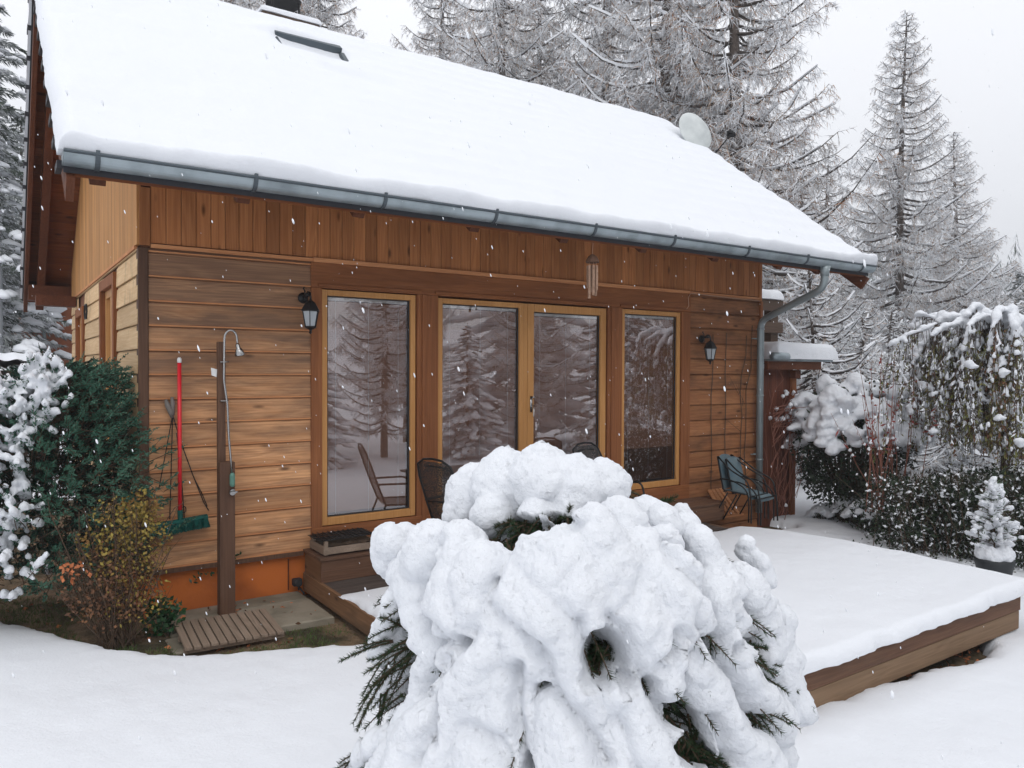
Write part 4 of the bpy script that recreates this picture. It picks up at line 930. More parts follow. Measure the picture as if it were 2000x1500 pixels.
# ---------------------------------------------------------------- the larches behind the cabin
LG = 'frosted larches of the wood behind the cabin'
A1 = larch('larch_tree', 14.6, 3, 3.1, .12, 190, 30, .30, .60, .5, .0, .26, .17, frosted=.80, thick=1.35)
A2 = larch('larch_tree', 17.5, 11, 3.9, .14, 200, 28, .36, .66, .6, .10, .14, .22, frosted=.78, thick=1.35)
A3 = larch('larch_tree', 17.0, 23, 3.4, .12, 190, 28, .34, .64, .40, .16, .24, .20, frosted=.76, thick=1.3)
A4 = larch('larch_tree', 10.5, 31, 2.3, .08, 150, 28, .25, .46, .5, .0, .24, .11, frosted=.82, thick=1.3)
put(A1, 1757, 26, s=1.02, rz=.4, label='tall lone frosted larch standing against the sky at the right', group=LG)
put(A2, 975, 22, s=1.0, rz=1, label='big frosted larch with thick dark trunk rising behind the middle of the ridge', group=LG)
put(A3, 1432, 17.5, s=1.0, rz=2.2, label='frosted larch with open upswept dark limbs right of the satellite dish', group=LG)
put(clone(A2), 1298, 19, s=.98, rz=3.9, label='frosted larch whose trunk rises just left of the satellite dish', group=LG)
put(clone(A3), 1048, 25, s=1.0, rz=5.1, label='slimmer frosted larch just right of the thickest trunk behind the ridge', group=LG)
put(clone(A2), 1178, 24, s=1.02, rz=.7, label='frosted larch midway between the ridge centre and the satellite dish', group=LG)
put(clone(A1), 1862, 31, s=(.98, .98, .86), rz=2.6, label='shorter frosted larch right of the tall lone larch', group=LG)
put(clone(A2), 625, 25, s=.92, rz=3.3, label='frosted larch with a rounded crown just right of the chimney', group=LG)
put(clone(A2), 560, 24, s=.95, rz=5.3, label='frosted larch directly behind the chimney', group=LG)
put(clone(A3), 440, 24, s=.95, rz=1.3, label='frosted larch farthest left behind the ridge', group=LG)
put(clone(A3), 490, 25, s=.86, rz=2.3, label='frosted larch whose top twigs show left of the chimney', group=LG)
put(clone(A4), 790, 34, s=1.42, rz=.3, label='small thin frosted tree in the bright sky gap behind the ridge', group=LG)
put(A4, 705, 30, s=1.28, rz=1.3, label='low frosted tree beside the bright sky gap behind the ridge', group=LG)
put(clone(A3), 868, 25, s=.98, rz=2.9, label='frosted larch with rust brown tufts left of the thickest trunk', group=LG)
put(clone(A4), 1560, 24, s=.98, rz=2.0, label='frosted larch just above the right end of the roof slope', group=LG)
put(clone(A4), 1612, 30, s=1.10, rz=.9, label='pale frosted larch left of the tall lone larch', group=LG)
BG = 'frosted trees deep in the wood'
bgl = 'grey white frosted tree deep in the wood, merging with its neighbours'
R_ = random.Random(5)
for i, (px, d, s) in enumerate([(1500, 38, .95), (1545, 46, 1.0), (1640, 42, .9), (1690, 36, .62), (1720, 50, .8), (1800, 40, .78), (1835, 48, .9), (1905, 38, .72), (1945, 44, .78), (1985, 36, .70), (2030, 42, .8), (1470, 44, 1.2),
                                (1580, 60, 1.0), (1670, 58, .95), (1760, 60, .85), (1890, 58, .8), (1960, 62, .75), (1120, 34, 1.3), (1230, 32, 1.3), (1370, 28, 1.15), (920, 40, 1.4), (570, 38, 1.5), (1005, 34, 1.5), (1110, 34, 1.5), (1360, 28, 1.3), (1500, 28, 1.1), (1545, 30, 1.0), (680, 36, 1.35), (530, 30, 1.4), (2080, 50, .9)]):
    put(clone(A4 if i % 3 else A1), px, d, s=s * (1 if i % 3 else .75), rz=R_.uniform(0, 6.28), label=bgl, group=BG)
# snowy evergreens: left edge, right middle distance, and those mirrored in the windows
SPR = snow_spruce('snowy_spruce', 9.0, 51, 2.6, 170, needle='needle_far')
SP2 = snow_spruce('snowy_spruce', 7.5, 52, 2.7, 95, needle='needle_far', pad=1.9)
put(SPR, -60, 20, s=1.5, rz=1, label='tall snowy evergreen nearest the cabin at the left edge', group='snowy evergreens at the left edge')
put(clone(SPR), 45, 34, s=1.35, rz=3, label='snowy evergreen farther back behind the neighbour cabin', group='snowy evergreens at the left edge')
put(clone(SPR), -30, 42, s=1.9, rz=2, label='farthest tall snowy evergreen at the left edge', group='snowy evergreens at the left edge')
fg = 'snow covered spruces in the wood at the right'
for i, (px, d, s) in enumerate([(1990, 34, .85), (1930, 46, .7), (2040, 28, .75)]):
    put(clone(SPR), px, d, s=s, rz=i * 1.7, label=('snow covered spruce standing left of its two neighbours near the right edge', 'darker snow covered spruce farthest back at the right edge', 'nearest snow covered spruce cut off by the right edge')[(0, 1, 2)[i]], group=fg)
mg = 'snowy trees mirrored in the windows'
for i, (x, y, s) in enumerate([(6.6, -11.2, .62), (9.0, -12.4, .85), (11.2, -11.6, .7), (13.6, -11.8, .9), (16.4, -10.8, .8), (19.5, -11.5, 1.0), (11.5, -16, 1.25), (16, -15.5, 1.3), (21, -15, 1.3), (7.0, -15.5, 1.2), (24.5, -11.5, 1.0), (3.8, -13.5, .9), (28, -15, 1.3), (33, -13, 1.3)]):
    kind_ = (SP2, A4, SP2, A3, SPR, A4, A1, SP2, A4, A3, SPR, A4, A1, SP2)[i]; o = SP2 if i == 0 else clone(kind_); s = s * (.72 if kind_ is SP2 and i < 5 else 1) * (.62 if kind_ in (A1, A3) else 1); o.location = (x, y, -2.45); o.scale = (s,) * 3; o.rotation_euler.z = i * 1.3
    tag(o, 'snow laden conifer of the garden edge seen mirrored in the window glass', 'tree', mg)
# distant wooded hillside
rng = np.random.default_rng(99)
mb = MB(); n = 1500
th = rng.uniform(-30, 85, n); rr = rng.uniform(75, 300, n); x = 0 + rr * np.sin(np.radians(th)); y = -7 + rr * np.cos(np.radians(th)); z = terrain(x, y)
hh = rng.uniform(8, 14, n)
for k in range(14):
    f = k / 14; rad = (2.3 * (1 - f) + .2) * rng.uniform(.8, 1.2, n)
    for q in range(6):
        a = rng.uniform(0, 6.28, n); c = np.stack([x, y, z + hh * (f + .14)], -1); e = c + np.stack([np.cos(a) * rad, np.sin(a) * rad, -rng.uniform(.6, 1.6, n)], -1)
        kk = rng.random(n) < .55
        flat(mb, c[kk], e[kk], rad[kk] * .16, 0); flat(mb, c[~kk], e[~kk], rad[~kk] * .16, 1)
o = mb.build('distant_forest', [K['frost'], K['needle_far']]); tag(o, kind='stuff')
# ---------------------------------------------------------------- snow lined young tree right of the shed
S1 = larch('snow_lined_tree', 4.6, 77, 2.3, .05, 85, 15, .12, .5, 1.0, 0, .22, .05, thick=1.15, hang=.2, frosted=.88)
put(S1, 1585, 15, s=.98, rz=.5, label='young bare tree with every branch lined in white snow behind the shed roof', group='snow lined young trees')
put(clone(S1), 1680, 18, s=.9, rz=2.5, label='snow lined young tree right of the one behind the shed roof', group='snow lined young trees')
put(clone(S1), 1505, 19, s=1.15, rz=4.1, label='snow lined young tree seen between the down pipe bend and the wall corner', group='snow lined young trees')
for i, (px, d, s) in enumerate(((1745, 14, .62), (1850, 15, .72), (1935, 14.5, .78), (2010, 13.5, .8), (1640, 21, .9), (1740, 23, 1.0), (1900, 22, .95), (1985, 21, 1.0), (1560, 24, 1.2))):
    put(clone(S1), px, d, s=s, rz=i * 1.1, label='low snow lined young tree in the thicket under the larches at the right', group='snow lined thicket under the larches')
put(clone(S1), 1800, 20, s=.85, rz=1.1, label='snow lined young tree in front of the shorter larch at the right', group='snow lined young trees')
# ---------------------------------------------------------------- foreground spruce loaded with snow
rng = np.random.default_rng(4); random.seed(4)
AXP, Z0 = 1120, 2.62
def ray(px, py):
    a, b = px - 1000, py - 750; c, s = math.cos(R(ROLL)), math.sin(R(ROLL)); u, w_ = c * a + s * b, -s * a + c * b
    return np.array((F * FPX + RT * u - UP * w_) / FPX)
EYE = np.array((0, -7, 0.))
ENV = ([860, 900, 960, 1010, 1050, 1120, 1250, 1400, 1520, 1700, 1900, 2080], [40, 110, 170, 200, 300, 345, 385, 405, 430, 480, 520, 520])
def spr(px, py, lift=0.):                                           # point on the bush's near flank
    Rm = np.interp(py, *ENV) * Z0 / FPX; a = (px - AXP) * Z0 / FPX
    dz = math.sqrt(max(0, Rm * Rm - min(a * a, Rm * Rm))) * .80 + lift
    z = Z0 - dz; return EYE + ray(AXP + (px - AXP) * 1.0, py) * z
AX = EYE + ray(AXP, 1400) * Z0; AX[2] = 0
CL = '''620 230 105;750 175 120;870 155 118;1000 185 105;1090 190 80;1150 160 38;590 275 70;690 290 66;850 300 62;878 345 36;975 270 50;1045 235 55
380 430 95;480 430 118;590 460 118;640 530 95;560 590 105;535 680 82;560 722 42;320 395 66;262 378 22;330 470 48;700 440 50
850 465 90;960 450 105;1080 400 108;1170 335 92;1260 300 62;1330 330 60;1390 300 40;1110 520 125;1250 470 115;1330 420 80;1350 560 110;1430 640 78;1400 740 78;1310 740 72;1000 600 110;900 600 115;760 560 96;790 680 100;1010 690 72;1050 770 50;1075 820 30;1270 830 50;1285 890 34;1190 610 110
720 750 105;640 860 120;560 980 115;520 1090 100;690 980 120;770 880 105;820 1020 115;700 1160 120;870 780 72;930 850 55;975 930 48;1015 985 32;900 1130 110;1040 1090 90;1010 1190 100;470 810 62;400 890 58;350 960 48;400 1070 60;380 1160 60;300 1205 55;250 1130 34;200 1165 24;330 620 44;300 690 40;250 745 22;390 740 46;450 700 30
1180 890 50;1150 950 92;1215 1030 105;1280 1130 105;1180 1180 105;1340 1215 100;1440 890 70;1500 970 92;1560 1080 92;1610 1180 90;1480 1120 46;1650 1100 40
1500 790 70;1570 780 74;1640 890 70;1700 980 60;1755 1030 40;1600 690 64;1650 770 48;1550 560 60;1620 545 36;1500 470 52;1690 620 30;1735 640 18;1800 900 34;1835 935 20;1815 995 22;1460 400 52;1410 340 46;1150 780 24;1660 1200 52;1700 1120 30
500 1230 110;640 1280 120;800 1290 120;960 1290 110;1120 1290 110;1280 1300 110;1440 1310 100;1600 1290 90;420 1290 70;330 1310 60;250 1260 40
450 1400 110;620 1420 120;800 1430 120;960 1420 110;1120 1420 110;1280 1430 110;1440 1430 110;1600 1420 90;1730 1320 60;400 1560 110;640 1570 120;860 1570 120;1080 1570 120;1300 1570 120;1520 1560 110;1700 1500 70'''
core = MB(); tips = []
for tok in CL.replace('\n', ';').split(';'):
    cx, cy, r = map(float, tok.split()); px, py = 600 + .525 * cx, 850 + .525 * cy; rm = r * .525 * Z0 * (1.0 if cy < 320 else .88) / FPX
    tier = -.02 if cy < 320 else (.055 if cy < 640 else (-.055 + .10 * min(1, max(0, (cy - 700) / 500))))
    if cy >= 700 and 300 < cx < 1700:
        if r < 62 or random.random() < .12: continue
        rm *= .84; tier -= .03
    p = spr(px, py, tier + random.uniform(-.03, .04))
    rad = p - AX; rad[2] = 0; nr_ = np.linalg.norm(rad); rad = rad / (nr_ + 1e-6)
    d = norm(rad * .55 + np.array((0, 0, -1.0)))
    n3 = norm(rad + np.array((0, 0, .55)))
    for k in ((-.05, .30) if cy < 480 else (-.20, .15, .55)):
        q = p + d * rm * k + rng.normal(0, rm * .08, 3); blobs(core, [q], [rm * (1.0 - .12 * abs(k))], 0, ICO2, [d], 1.0 if cy < 480 else 1.2, .14)
    if cy > 520: tips.append((p + d * rm * 1.1, d, rad))
FG_ = '''960 1205 50 840 1500 72 .05;1015 1235 42 955 1500 70 .01;1085 1250 40 1150 1385 22 .08;1195 1305 26 1300 1520 66 .06;1105 1390 44 1120 1520 60 .03;1290 1250 44 1292 1350 22 .09;1350 1290 34 1480 1490 46 .04;1400 1170 42 1475 1350 40 .05
1455 1150 38 1562 1388 22 .03;880 1170 42 905 1258 18 .08;800 1110 30 832 1255 17 .03;855 1290 28 802 1440 30 .0;760 1440 22 688 1502 9 .0;1385 1330 34 1430 1450 28 .0;1170 1240 34 1225 1275 26 .06;930 1190 36 945 1260 22 .10;1010 1200 40 1040 1300 24 .10
1520 1210 26 1540 1330 20 0;1490 1240 34 1530 1350 26 .02;1340 1190 40 1365 1290 22 .09;1240 1200 44 1255 1310 20 .10;760 1060 34 790 1140 20 .05;1460 1065 20 1500 1130 16 0'''
for tok in FG_.replace('\n', ';').split(';'):
    a0, b0, r0, a1, b1, r1, lf_ = map(float, tok.split()); n_s = max(3, int(math.hypot(a1 - a0, b1 - b0) / (.45 * (r0 + r1) / 2)))
    for k in range(n_s + 1):
        t_ = k / n_s; rr2 = (r0 + (r1 - r0) * t_) * Z0 * .98 / FPX * random.uniform(.94, 1.05); q = spr(a0 + (a1 - a0) * t_ + random.gauss(0, 4), b0 + (b1 - b0) * t_, lf_ * (1 - .3 * t_)); blobs(core, [q], [rr2 * np.array((1, 1, 1.1))], 0, ICO2, None, 1, .16)
# the far flank: the same kind of loaded boughs all the way round, away from the camera
toc = norm(EYE - AX); toc[2] = 0
for i in range(190):
    hz = random.random(); zz = -.86 - 1.24 * hz; Rm = np.interp(722 - zz * FPX / Z0, *ENV) * Z0 / FPX * .86
    a = random.uniform(0, 6.283); dv = np.array((math.cos(a), math.sin(a), 0))
    if dv @ toc > .12: continue
    p = AX + dv * Rm + np.array((0, 0, zz)); rm = random.uniform(.07, .13); d = norm(dv * .7 + np.array((0, 0, -1.)))
    for k in (-.5, .1, .6): blobs(core, [p + d * rm * k], [rm * .9], 0, ICO2, [d], 1.2, .16)
    tips.append((p + d * rm, d, dv))
for i in range(150):                                                # the nearly closed layer under the pillows
    py = random.uniform(1500, 1760); Rm = np.interp(py, *ENV); px = AXP + random.uniform(-.82, .82) * Rm
    if min(math.hypot((px - 1195) / 55, (py - 1292) / 60), math.hypot((px - 1330) / 30, (py - 1280) / 30), math.hypot((px - 955) / 22, (py - 1140) / 40), math.hypot((px - 1090) / 130, (py - 1040) / 40)) < 1: continue
    p = spr(px, py, -.15); blobs(core, [p], [random.uniform(.05, .075)], 0, ICO2)
for k in range(26):                                                 # hidden filling at the tip so the cap rests on something
    blobs(core, [EYE + ray(1055, 965) * Z0 + rng.normal(0, .05, 3)], [.09], 0)
def bake(mb, voxel, disp, name, mats, parent=None, smooth_it=6):
    o = mb.build('tmp', mats); r = o.modifiers.new('r', 'REMESH'); r.mode = 'VOXEL'; r.voxel_size = voxel
    s = o.modifiers.new('s', 'SMOOTH'); s.factor = .5; s.iterations = smooth_it
    for i, (sc_, st) in enumerate(disp):
        tx = bpy.data.textures.new('n%d' % i, 'CLOUDS'); tx.noise_scale = sc_; tx.noise_depth = 3
        dm = o.modifiers.new('d', 'DISPLACE'); dm.texture = tx; dm.strength = st; dm.mid_level = .5; dm.texture_coords = 'GLOBAL'
    dg = bpy.context.evaluated_depsgraph_get(); me = bpy.data.meshes.new_from_object(o.evaluated_get(dg)); bpy.data.objects.remove(o)
    me.polygons.foreach_set('use_smooth', [True] * len(me.polygons)); ob = bpy.data.objects.new(name, me); col.objects.link(ob); ob.parent = parent; return ob
gzb = float(ground_z(AX[0], AX[1]))
bush = empty('spruce_tree', (AX[0], AX[1], gzb)); tag(bush, 'low bushy spruce in the foreground buried under thick pillows of snow', 'tree')
sn = bake(core, .0105, [(.14, .035), (.045, .018), (.014, .011)], 'snow_load', [K['snow_clump']], None, 9)
# the furrows between the loaded boughs, and the hollows where the needles show
CR = '''.075 13;1004 1050;991 1081;967 1128;946 1165;952 1191;925 1217;910 1260/.085 13;910 1254;878 1286;847 1322;831 1375;836 1427;800 1496/.085 14;946 1186;988 1217;1051 1265;1072 1296;1083 1333;1104 1375;1135 1417;1167 1454;1190 1500/.08 12;1130 1217;1141 1265;1162 1312;1183 1312/.10 14;1193 1207;1225 1238;1240 1296;1277 1349;1303 1401;1335 1464;1351 1496
.07 11;1330 1238;1335 1270;1282 1322/.07 11;1387 1238;1356 1280/.09 13;1303 1070;1377 1144;1387 1165;1377 1217;1419 1296;1450 1354;1492 1417/.07 12;831 1212;862 1249;894 1254/.05 16;905 1417;967 1448;990 1500/.04 16;1010 1110;1080 1180;1120 1215/.06 11;1440 1180;1470 1250;1510 1330/.05 14;1210 1400;1250 1500;1260 1560/.06 10;1400 1400;1430 1480/.05 12;1250 1120;1240 1170;1193 1207/.05 12;860 1060;830 1120;820 1180/.06 11;1010 1300;1000 1380;1020 1470'''
PT = '1188 1288 40 46 .22;1062 1030 62 18 .10;1362 1475 20 36 .13;843 1400 11 50 .10;1030 1505 14 26 .10;890 1258 15 14 .09;1332 1272 12 18 .09;1278 1345 13 24 .10;958 1138 9 12 .06;1230 1335 16 20 .12;1150 1330 12 16 .08;1452 1270 14 12 .08'
me_ = sn.data; co = np.empty(len(me_.vertices) * 3); me_.vertices.foreach_get('co', co); co = co.reshape(-1, 3); no = np.empty_like(co.ravel()); me_.vertices.foreach_get('normal', no); no = no.reshape(-1, 3)
dq = co - EYE; zz_ = dq @ np.array(F); uu = dq @ np.array(RT) / zz_ * FPX; vv_ = -(dq @ np.array(UP)) / zz_ * FPX; c_, s_ = math.cos(R(ROLL)), math.sin(R(ROLL)); PX, PY = 1000 + c_ * uu - s_ * vv_, 750 + s_ * uu + c_ * vv_
frontm = np.clip((Z0 + .12 - zz_) / .12, 0, 1); wob = 11 * fbm(co[:, 0] * 14, co[:, 1] * 9, co[:, 2] * 9, 3, 61); push = np.zeros(len(co))
for ln_ in CR.replace('\n', '/').split('/'):
    pts = [tuple(map(float, q.split())) for q in ln_.split(';')]; dep, wd = pts[0]; dm = np.full(len(co), 1e9)
    for a_, b_ in zip(pts[1:-1], pts[2:]):
        e0, e1 = b_[0] - a_[0], b_[1] - a_[1]; t_ = np.clip(((PX - a_[0]) * e0 + (PY - a_[1]) * e1) / (e0 * e0 + e1 * e1), 0, 1); dm = np.minimum(dm, np.hypot(PX - a_[0] - t_ * e0, PY - a_[1] - t_ * e1))
    push = np.maximum(push, dep * .78 * (.75 + .45 * vnoise(co[:, 0] * 8, co[:, 1] * 8, co[:, 2] * 8, 19)) * np.exp(-(np.abs(dm + wob) / (wd * 1.0)) ** 1.3))
for tok in PT.split(';'):
    a_, b_, ra, rb_, dep = map(float, tok.split()); q = np.hypot((PX - a_ + wob) / ra, (PY - b_ + wob) / rb_); push = np.maximum(push, dep * np.clip(1.35 - q, 0, 1) ** .6 * (q < 1.35))
inward = norm(np.stack([AX[0] - co[:, 0], AX[1] - co[:, 1], np.full(len(co), -.1)], -1)); puff = .012 * np.clip(1 - push / .03, 0, 1) * frontm
co = co + inward * (push * frontm)[:, None] + no * puff[:, None]; co = co + no * (.0058 * fbm(co[:, 0] * 26, co[:, 1] * 26, co[:, 2] * 26, 4, 62) + .0035 * vnoise(co[:, 0] * 95, co[:, 1] * 95, co[:, 2] * 95, 63))[:, None]; me_.vertices.foreach_set('co', co.ravel()); me_.update()
sn.parent = bush; sn.matrix_parent_inverse = Matrix.Translation(-bush.location)
mb = MB(); mb.tube([(AX[0], AX[1], gzb), (AX[0], AX[1], -.55)], [.06, .02], 8); T_(mb, 'trunk', K['bark'], bush, True)
def sprig(gm_, sm_, p, d, ln, nn_=190, nl=.017):                     # a twig with needles all round, bottle brush fashion
    p = np.asarray(p, float); d = norm(np.asarray(d, float)); droop = np.array((0, 0, -.18)) * ln
    t = np.linspace(0, 1, 5)[:, None]; B = p + d * ln * t + droop * t ** 2; sm_.tube(B, np.linspace(.0035, .0014, 5), 4, 0, False)
    n = int(nn_ * ln / .15); tt = rng.uniform(.03, 1, n); q = tt * 4; k = np.minimum(q.astype(int), 3); A = B[k] + (B[k + 1] - B[k]) * (q - k)[:, None]
    v = rng.normal(size=(n, 3)); v = norm(v - (v @ d)[:, None] * d); E = A + norm(v * .85 + d * .75) * nl * rng.uniform(.75, 1.15, (n, 1)); spikes(gm_, A, E, .0013, 0, 2)
gm_, sm_ = MB(), MB()
for tok in PT.split(';'):                                           # needles in the hollows
    a_, b_, ra, rb_, dep = map(float, tok.split())
    for k in range(int(8 + ra * rb_ / 16)):
        p = spr(a_ + random.uniform(-.85, .85) * ra, b_ + random.uniform(-.85, .85) * rb_, -dep * random.uniform(.35, .7)); sprig(gm_, sm_, p, rng.normal(0, .6, 3) + norm(EYE - p) * .2 + (0, 0, -.5), random.uniform(.05, .09), 200, .018)
for ln_ in CR.replace('\n', '/').split('/'):                        # green tips showing along the furrows
    pts = [tuple(map(float, q.split())) for q in ln_.split(';')]
    for a_, b_ in zip(pts[1:-1], pts[2:]):
        if random.random() < .62:
            t_ = random.random(); p = spr(a_[0] + (b_[0] - a_[0]) * t_, a_[1] + (b_[1] - a_[1]) * t_, -.015)
            for k in range(4): sprig(gm_, sm_, p + rng.normal(0, .010, 3), rng.normal(0, .5, 3) + norm(EYE - p) * .5 + (0, 0, -.9), random.uniform(.04, .07), 200, .016)
# tips where the photo shows green: photo position and heading in the picture plane
GT = '''1090 965 -20 90;1088 985 10 95;1010 1010 150 120;1040 1030 60 110;985 1020 200 60;1075 1030 30 90;1120 1020 0 80;1030 1045 100 90;1085 1045 170 80;1290 985 35 120;1250 1000 130 110;1265 1005 110 90;1340 1090 5 120;1365 1089 0 60
800 1165 190 120;770 1172 195 100;1440 1150 20 90;1470 1138 30 70;1490 1185 0 110;1455 1175 -30 80;1455 1265 -35 90;1490 1300 -40 80;1505 1320 -30 100;1530 1330 -10 80;1480 1310 -60 90;1360 1280 -40 90;1330 1270 -60 80
760 1245 185 150;740 1260 195 150;780 1270 200 140;730 1300 215 130;770 1310 220 120;745 1340 230 140;735 1380 240 110;720 1390 250 90;830 1265 240 110;850 1250 250 90;800 1290 230 110;700 1470 210 120;680 1490 200 100;730 1480 190 110;820 1470 250 140;835 1400 265 140;830 1440 270 120;890 1480 240 110;900 1490 290 100
1170 1310 250 90;1190 1300 270 90;1210 1330 280 80;1165 1290 230 60;1350 1480 -80 110;1370 1470 -50 100;1345 1450 -100 90;1490 1390 -30 100;1500 1400 0 100;1480 1410 -20 90;1455 1460 -40 90;1470 1480 -30 90;1540 1370 -20 90;1500 1440 10 70;955 1180 -90 50;970 1140 -60 50;1290 1330 -60 60;1035 1490 -90 80;1100 1330 -70 40'''
for tok in GT.replace('\n', ';').split(';'):
    px, py, an_, l = map(float, tok.split()); p = spr(px, py, .015 if (px - AXP) ** 2 > 350 ** 2 else -.04); Rm = np.interp(py, *ENV)
    d = np.array(RT) * math.cos(R(an_)) + np.array(UP) * math.sin(R(an_)) - np.array(F) * .25
    ln = l * .74 * Z0 / FPX
    p = p - norm(d) * ln * .35
    for k in range(3): sprig(gm_, sm_, p + rng.normal(0, .014, 3), d + rng.normal(0, .34, 3), ln * random.uniform(.45, .95))
for p, d, rad in tips:
    if random.random() < .6: sprig(gm_, sm_, p - d * .05 + rng.normal(0, .02, 3) - rad * .07, d + rad * .4 + rng.normal(0, .35, 3), random.uniform(.05, .09))
for i in range(1500):                                                # dark inner boughs
    zz = -.42 - 1.7 * random.random(); Rm = np.interp(722 - zz * FPX / Z0, *ENV) * Z0 / FPX; a = random.uniform(0, 6.283); f = random.uniform(.35, .84); dv = np.array((math.cos(a), math.sin(a), 0))
    sprig(gm_, sm_, AX + dv * Rm * f + np.array((0, 0, zz)), dv + np.array((0, 0, -.6)) + rng.normal(0, .3, 3), .16, 90, .022)
T_(gm_, 'needles', K['needle'], bush); T_(sm_, 'twigs', K['twig'], bush)
print('bush faces', len(sn.data.polygons), 'axis', AX)
# ---------------------------------------------------------------- juniper at the left corner
rng = np.random.default_rng(8); random.seed(8)
jc = np.array((.33, .38, 0.)); ju = empty('juniper_bush', (jc[0], jc[1], GZ)); tag(ju, 'large blue green juniper at the cabin corner with snow on its left side', 'bush')
LV, ST = [MB(), MB()], MB(); SNJ = MB()
def okx(p): return p[0] < XL - .07 or p[1] < -.06
nbr = 0
for i in range(3600):
    u = random.random() ** .9; zz = GZ + .36 + 1.71 * u; Rm = (.90 - .42 * u ** 2.2) * (1 if u > .12 else .85); a = random.uniform(0, 6.283); f = random.uniform(.12, 1.04) ** .6 
    lump = 1 + .22 * float(vnoise(math.cos(a) * 2.2, math.sin(a) * 2.2, zz * 2.2, 5))
    dv = np.array((math.cos(a), math.sin(a), 0)); p = jc + dv * Rm * f * lump * np.array((1.06, 1.0, 1)) + np.array((0, 0, zz + .12 * (1 - f)))
    if not okx(p) or p[2] > .06 - .9 * max(0, .42 - p[0]) + .12 * random.random(): continue
    d = norm(dv * 1.0 + np.array((0, 0, random.uniform(-.1, .9))) + rng.normal(0, .35, 3)); ln = random.uniform(.12, .26)
    ST.tube([p - d * ln * .6, p + d * ln], [.004, .0015], 3, 0, False)
    if f > .62 and p[0] < .22 + .20 * float(vnoise(p[2] * 2.6, p[1] * 2, 0, 77)) + .10 * (u > .8) and random.random() < .9 and float(vnoise(p[0] * 5, p[1] * 5, p[2] * 5, 44)) > -.6:
        for q_ in (0., .4, .8):
            if random.random() < .85: blobs(SNJ, [p + d * ln * q_ + (0, 0, .016)], [random.uniform(.018, .042)], 0, ICO1, [d], 1.8, .3)
    n = 34; t = rng.uniform(0, 1, n); A = p + d * ln * t[:, None]; v = rng.normal(size=(n, 3)); v = norm(v - (v @ d)[:, None] * d)
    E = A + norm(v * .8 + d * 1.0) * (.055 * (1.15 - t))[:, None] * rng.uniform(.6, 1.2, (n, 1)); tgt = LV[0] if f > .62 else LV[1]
    flat(tgt, A, E, .0065, 0)
# snow on boughs of the weather side (left and front left), placed in the bush's own volume
JS = '''110 745 18;90 770 25;60 790 26;30 830 36;100 800 20;20 880 42;60 870 30;110 835 22;88 862 25;8 935 42;50 930 32;28 975 32;95 895 22;122 912 15;58 985 26;18 1005 24;118 982 22;100 1010 20;88 1042 13;138 972 16;-25 800 50;-30 880 55;-25 960 50;-15 1020 34;140 760 12;162 770 10;8 1060 18;-5 1100 22;195 745 8;130 722 9;95 728 11;66 1012 18;142 920 15;70 830 30;45 900 34;75 930 24;40 1010 22;128 870 10;150 800 10;78 1060 10;172 990 8;20 1110 16;50 1100 10'''
for tok in JS.split(';'):
    if random.random() < .35 or px > 130: continue
    px, py, r = map(float, tok.split()); rw = r * 5.9 / FPX * .80; up2 = float(np.clip((1150 - py) / 430, 0, 1)); rr_ = (.93 - .42 * up2 ** 2.2) * 1.1
    ax0 = np.array((jc[0], jc[1] + 7)); zc = float(ax0 @ np.array((F.x, F.y))); off = (px - 85) * 6 / FPX
    dd_ = zc - math.sqrt(max(.02, rr_ ** 2 - min(off ** 2, rr_ ** 2 * .95))) * .95; p = EYE + ray(px, py) * dd_; d = norm(np.array(RT) * (-.4 if px < 90 else .1) + np.array((0, 0, -1.)))
    for k in range(int(3 + 24 * r / 20)):
        q_ = p + np.array(RT) * random.gauss(0, .62) * rw + np.array(UP) * random.gauss(0, .62) * rw - np.array(F) * random.uniform(-.6, .35) * rw; rs_ = random.uniform(.014, .034) * (1 + r / 60)
        blobs(SNJ, [q_], [rs_], 0, ICO1, [norm(d + rng.normal(0, .5, 3))], 1.5, .3)
for i in range(70):
    a = random.gauss(R(170), R(34)); u = random.random(); zz = GZ + .12 + 1.85 * u; Rm = (.93 - .42 * u ** 2.2)
    dv = np.array((math.cos(a), math.sin(a), 0)); p = jc + dv * Rm * random.uniform(.82, 1.08) * np.array((1.12, 1, 1)) + np.array((0, 0, zz))
    if not okx(p): continue
    if float(vnoise(math.cos(a) * 3.3, math.sin(a) * 3.3, zz * 3.0, 9)) < -.12: continue
    d = norm(dv * .8 + np.array((0, 0, -.75)) + rng.normal(0, .25, 3)); rm = random.uniform(.035, .075)
    for k in (-1, 0, 1): blobs(SNJ, [p + d * rm * k * 1.1], [rm * (.9 - .15 * abs(k)) * np.array((1, 1, .8))], 0, ICO2, [d], 1.3, .2)
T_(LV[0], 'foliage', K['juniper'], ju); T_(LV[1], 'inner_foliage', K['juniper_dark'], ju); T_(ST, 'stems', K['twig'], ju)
s_ = bake(SNJ, .012, [(.06, .022), (.015, .011)], 'snow', [K['snow_clump']], None, 4); s_.parent = ju; s_.matrix_parent_inverse = Matrix.Translation(-ju.location)
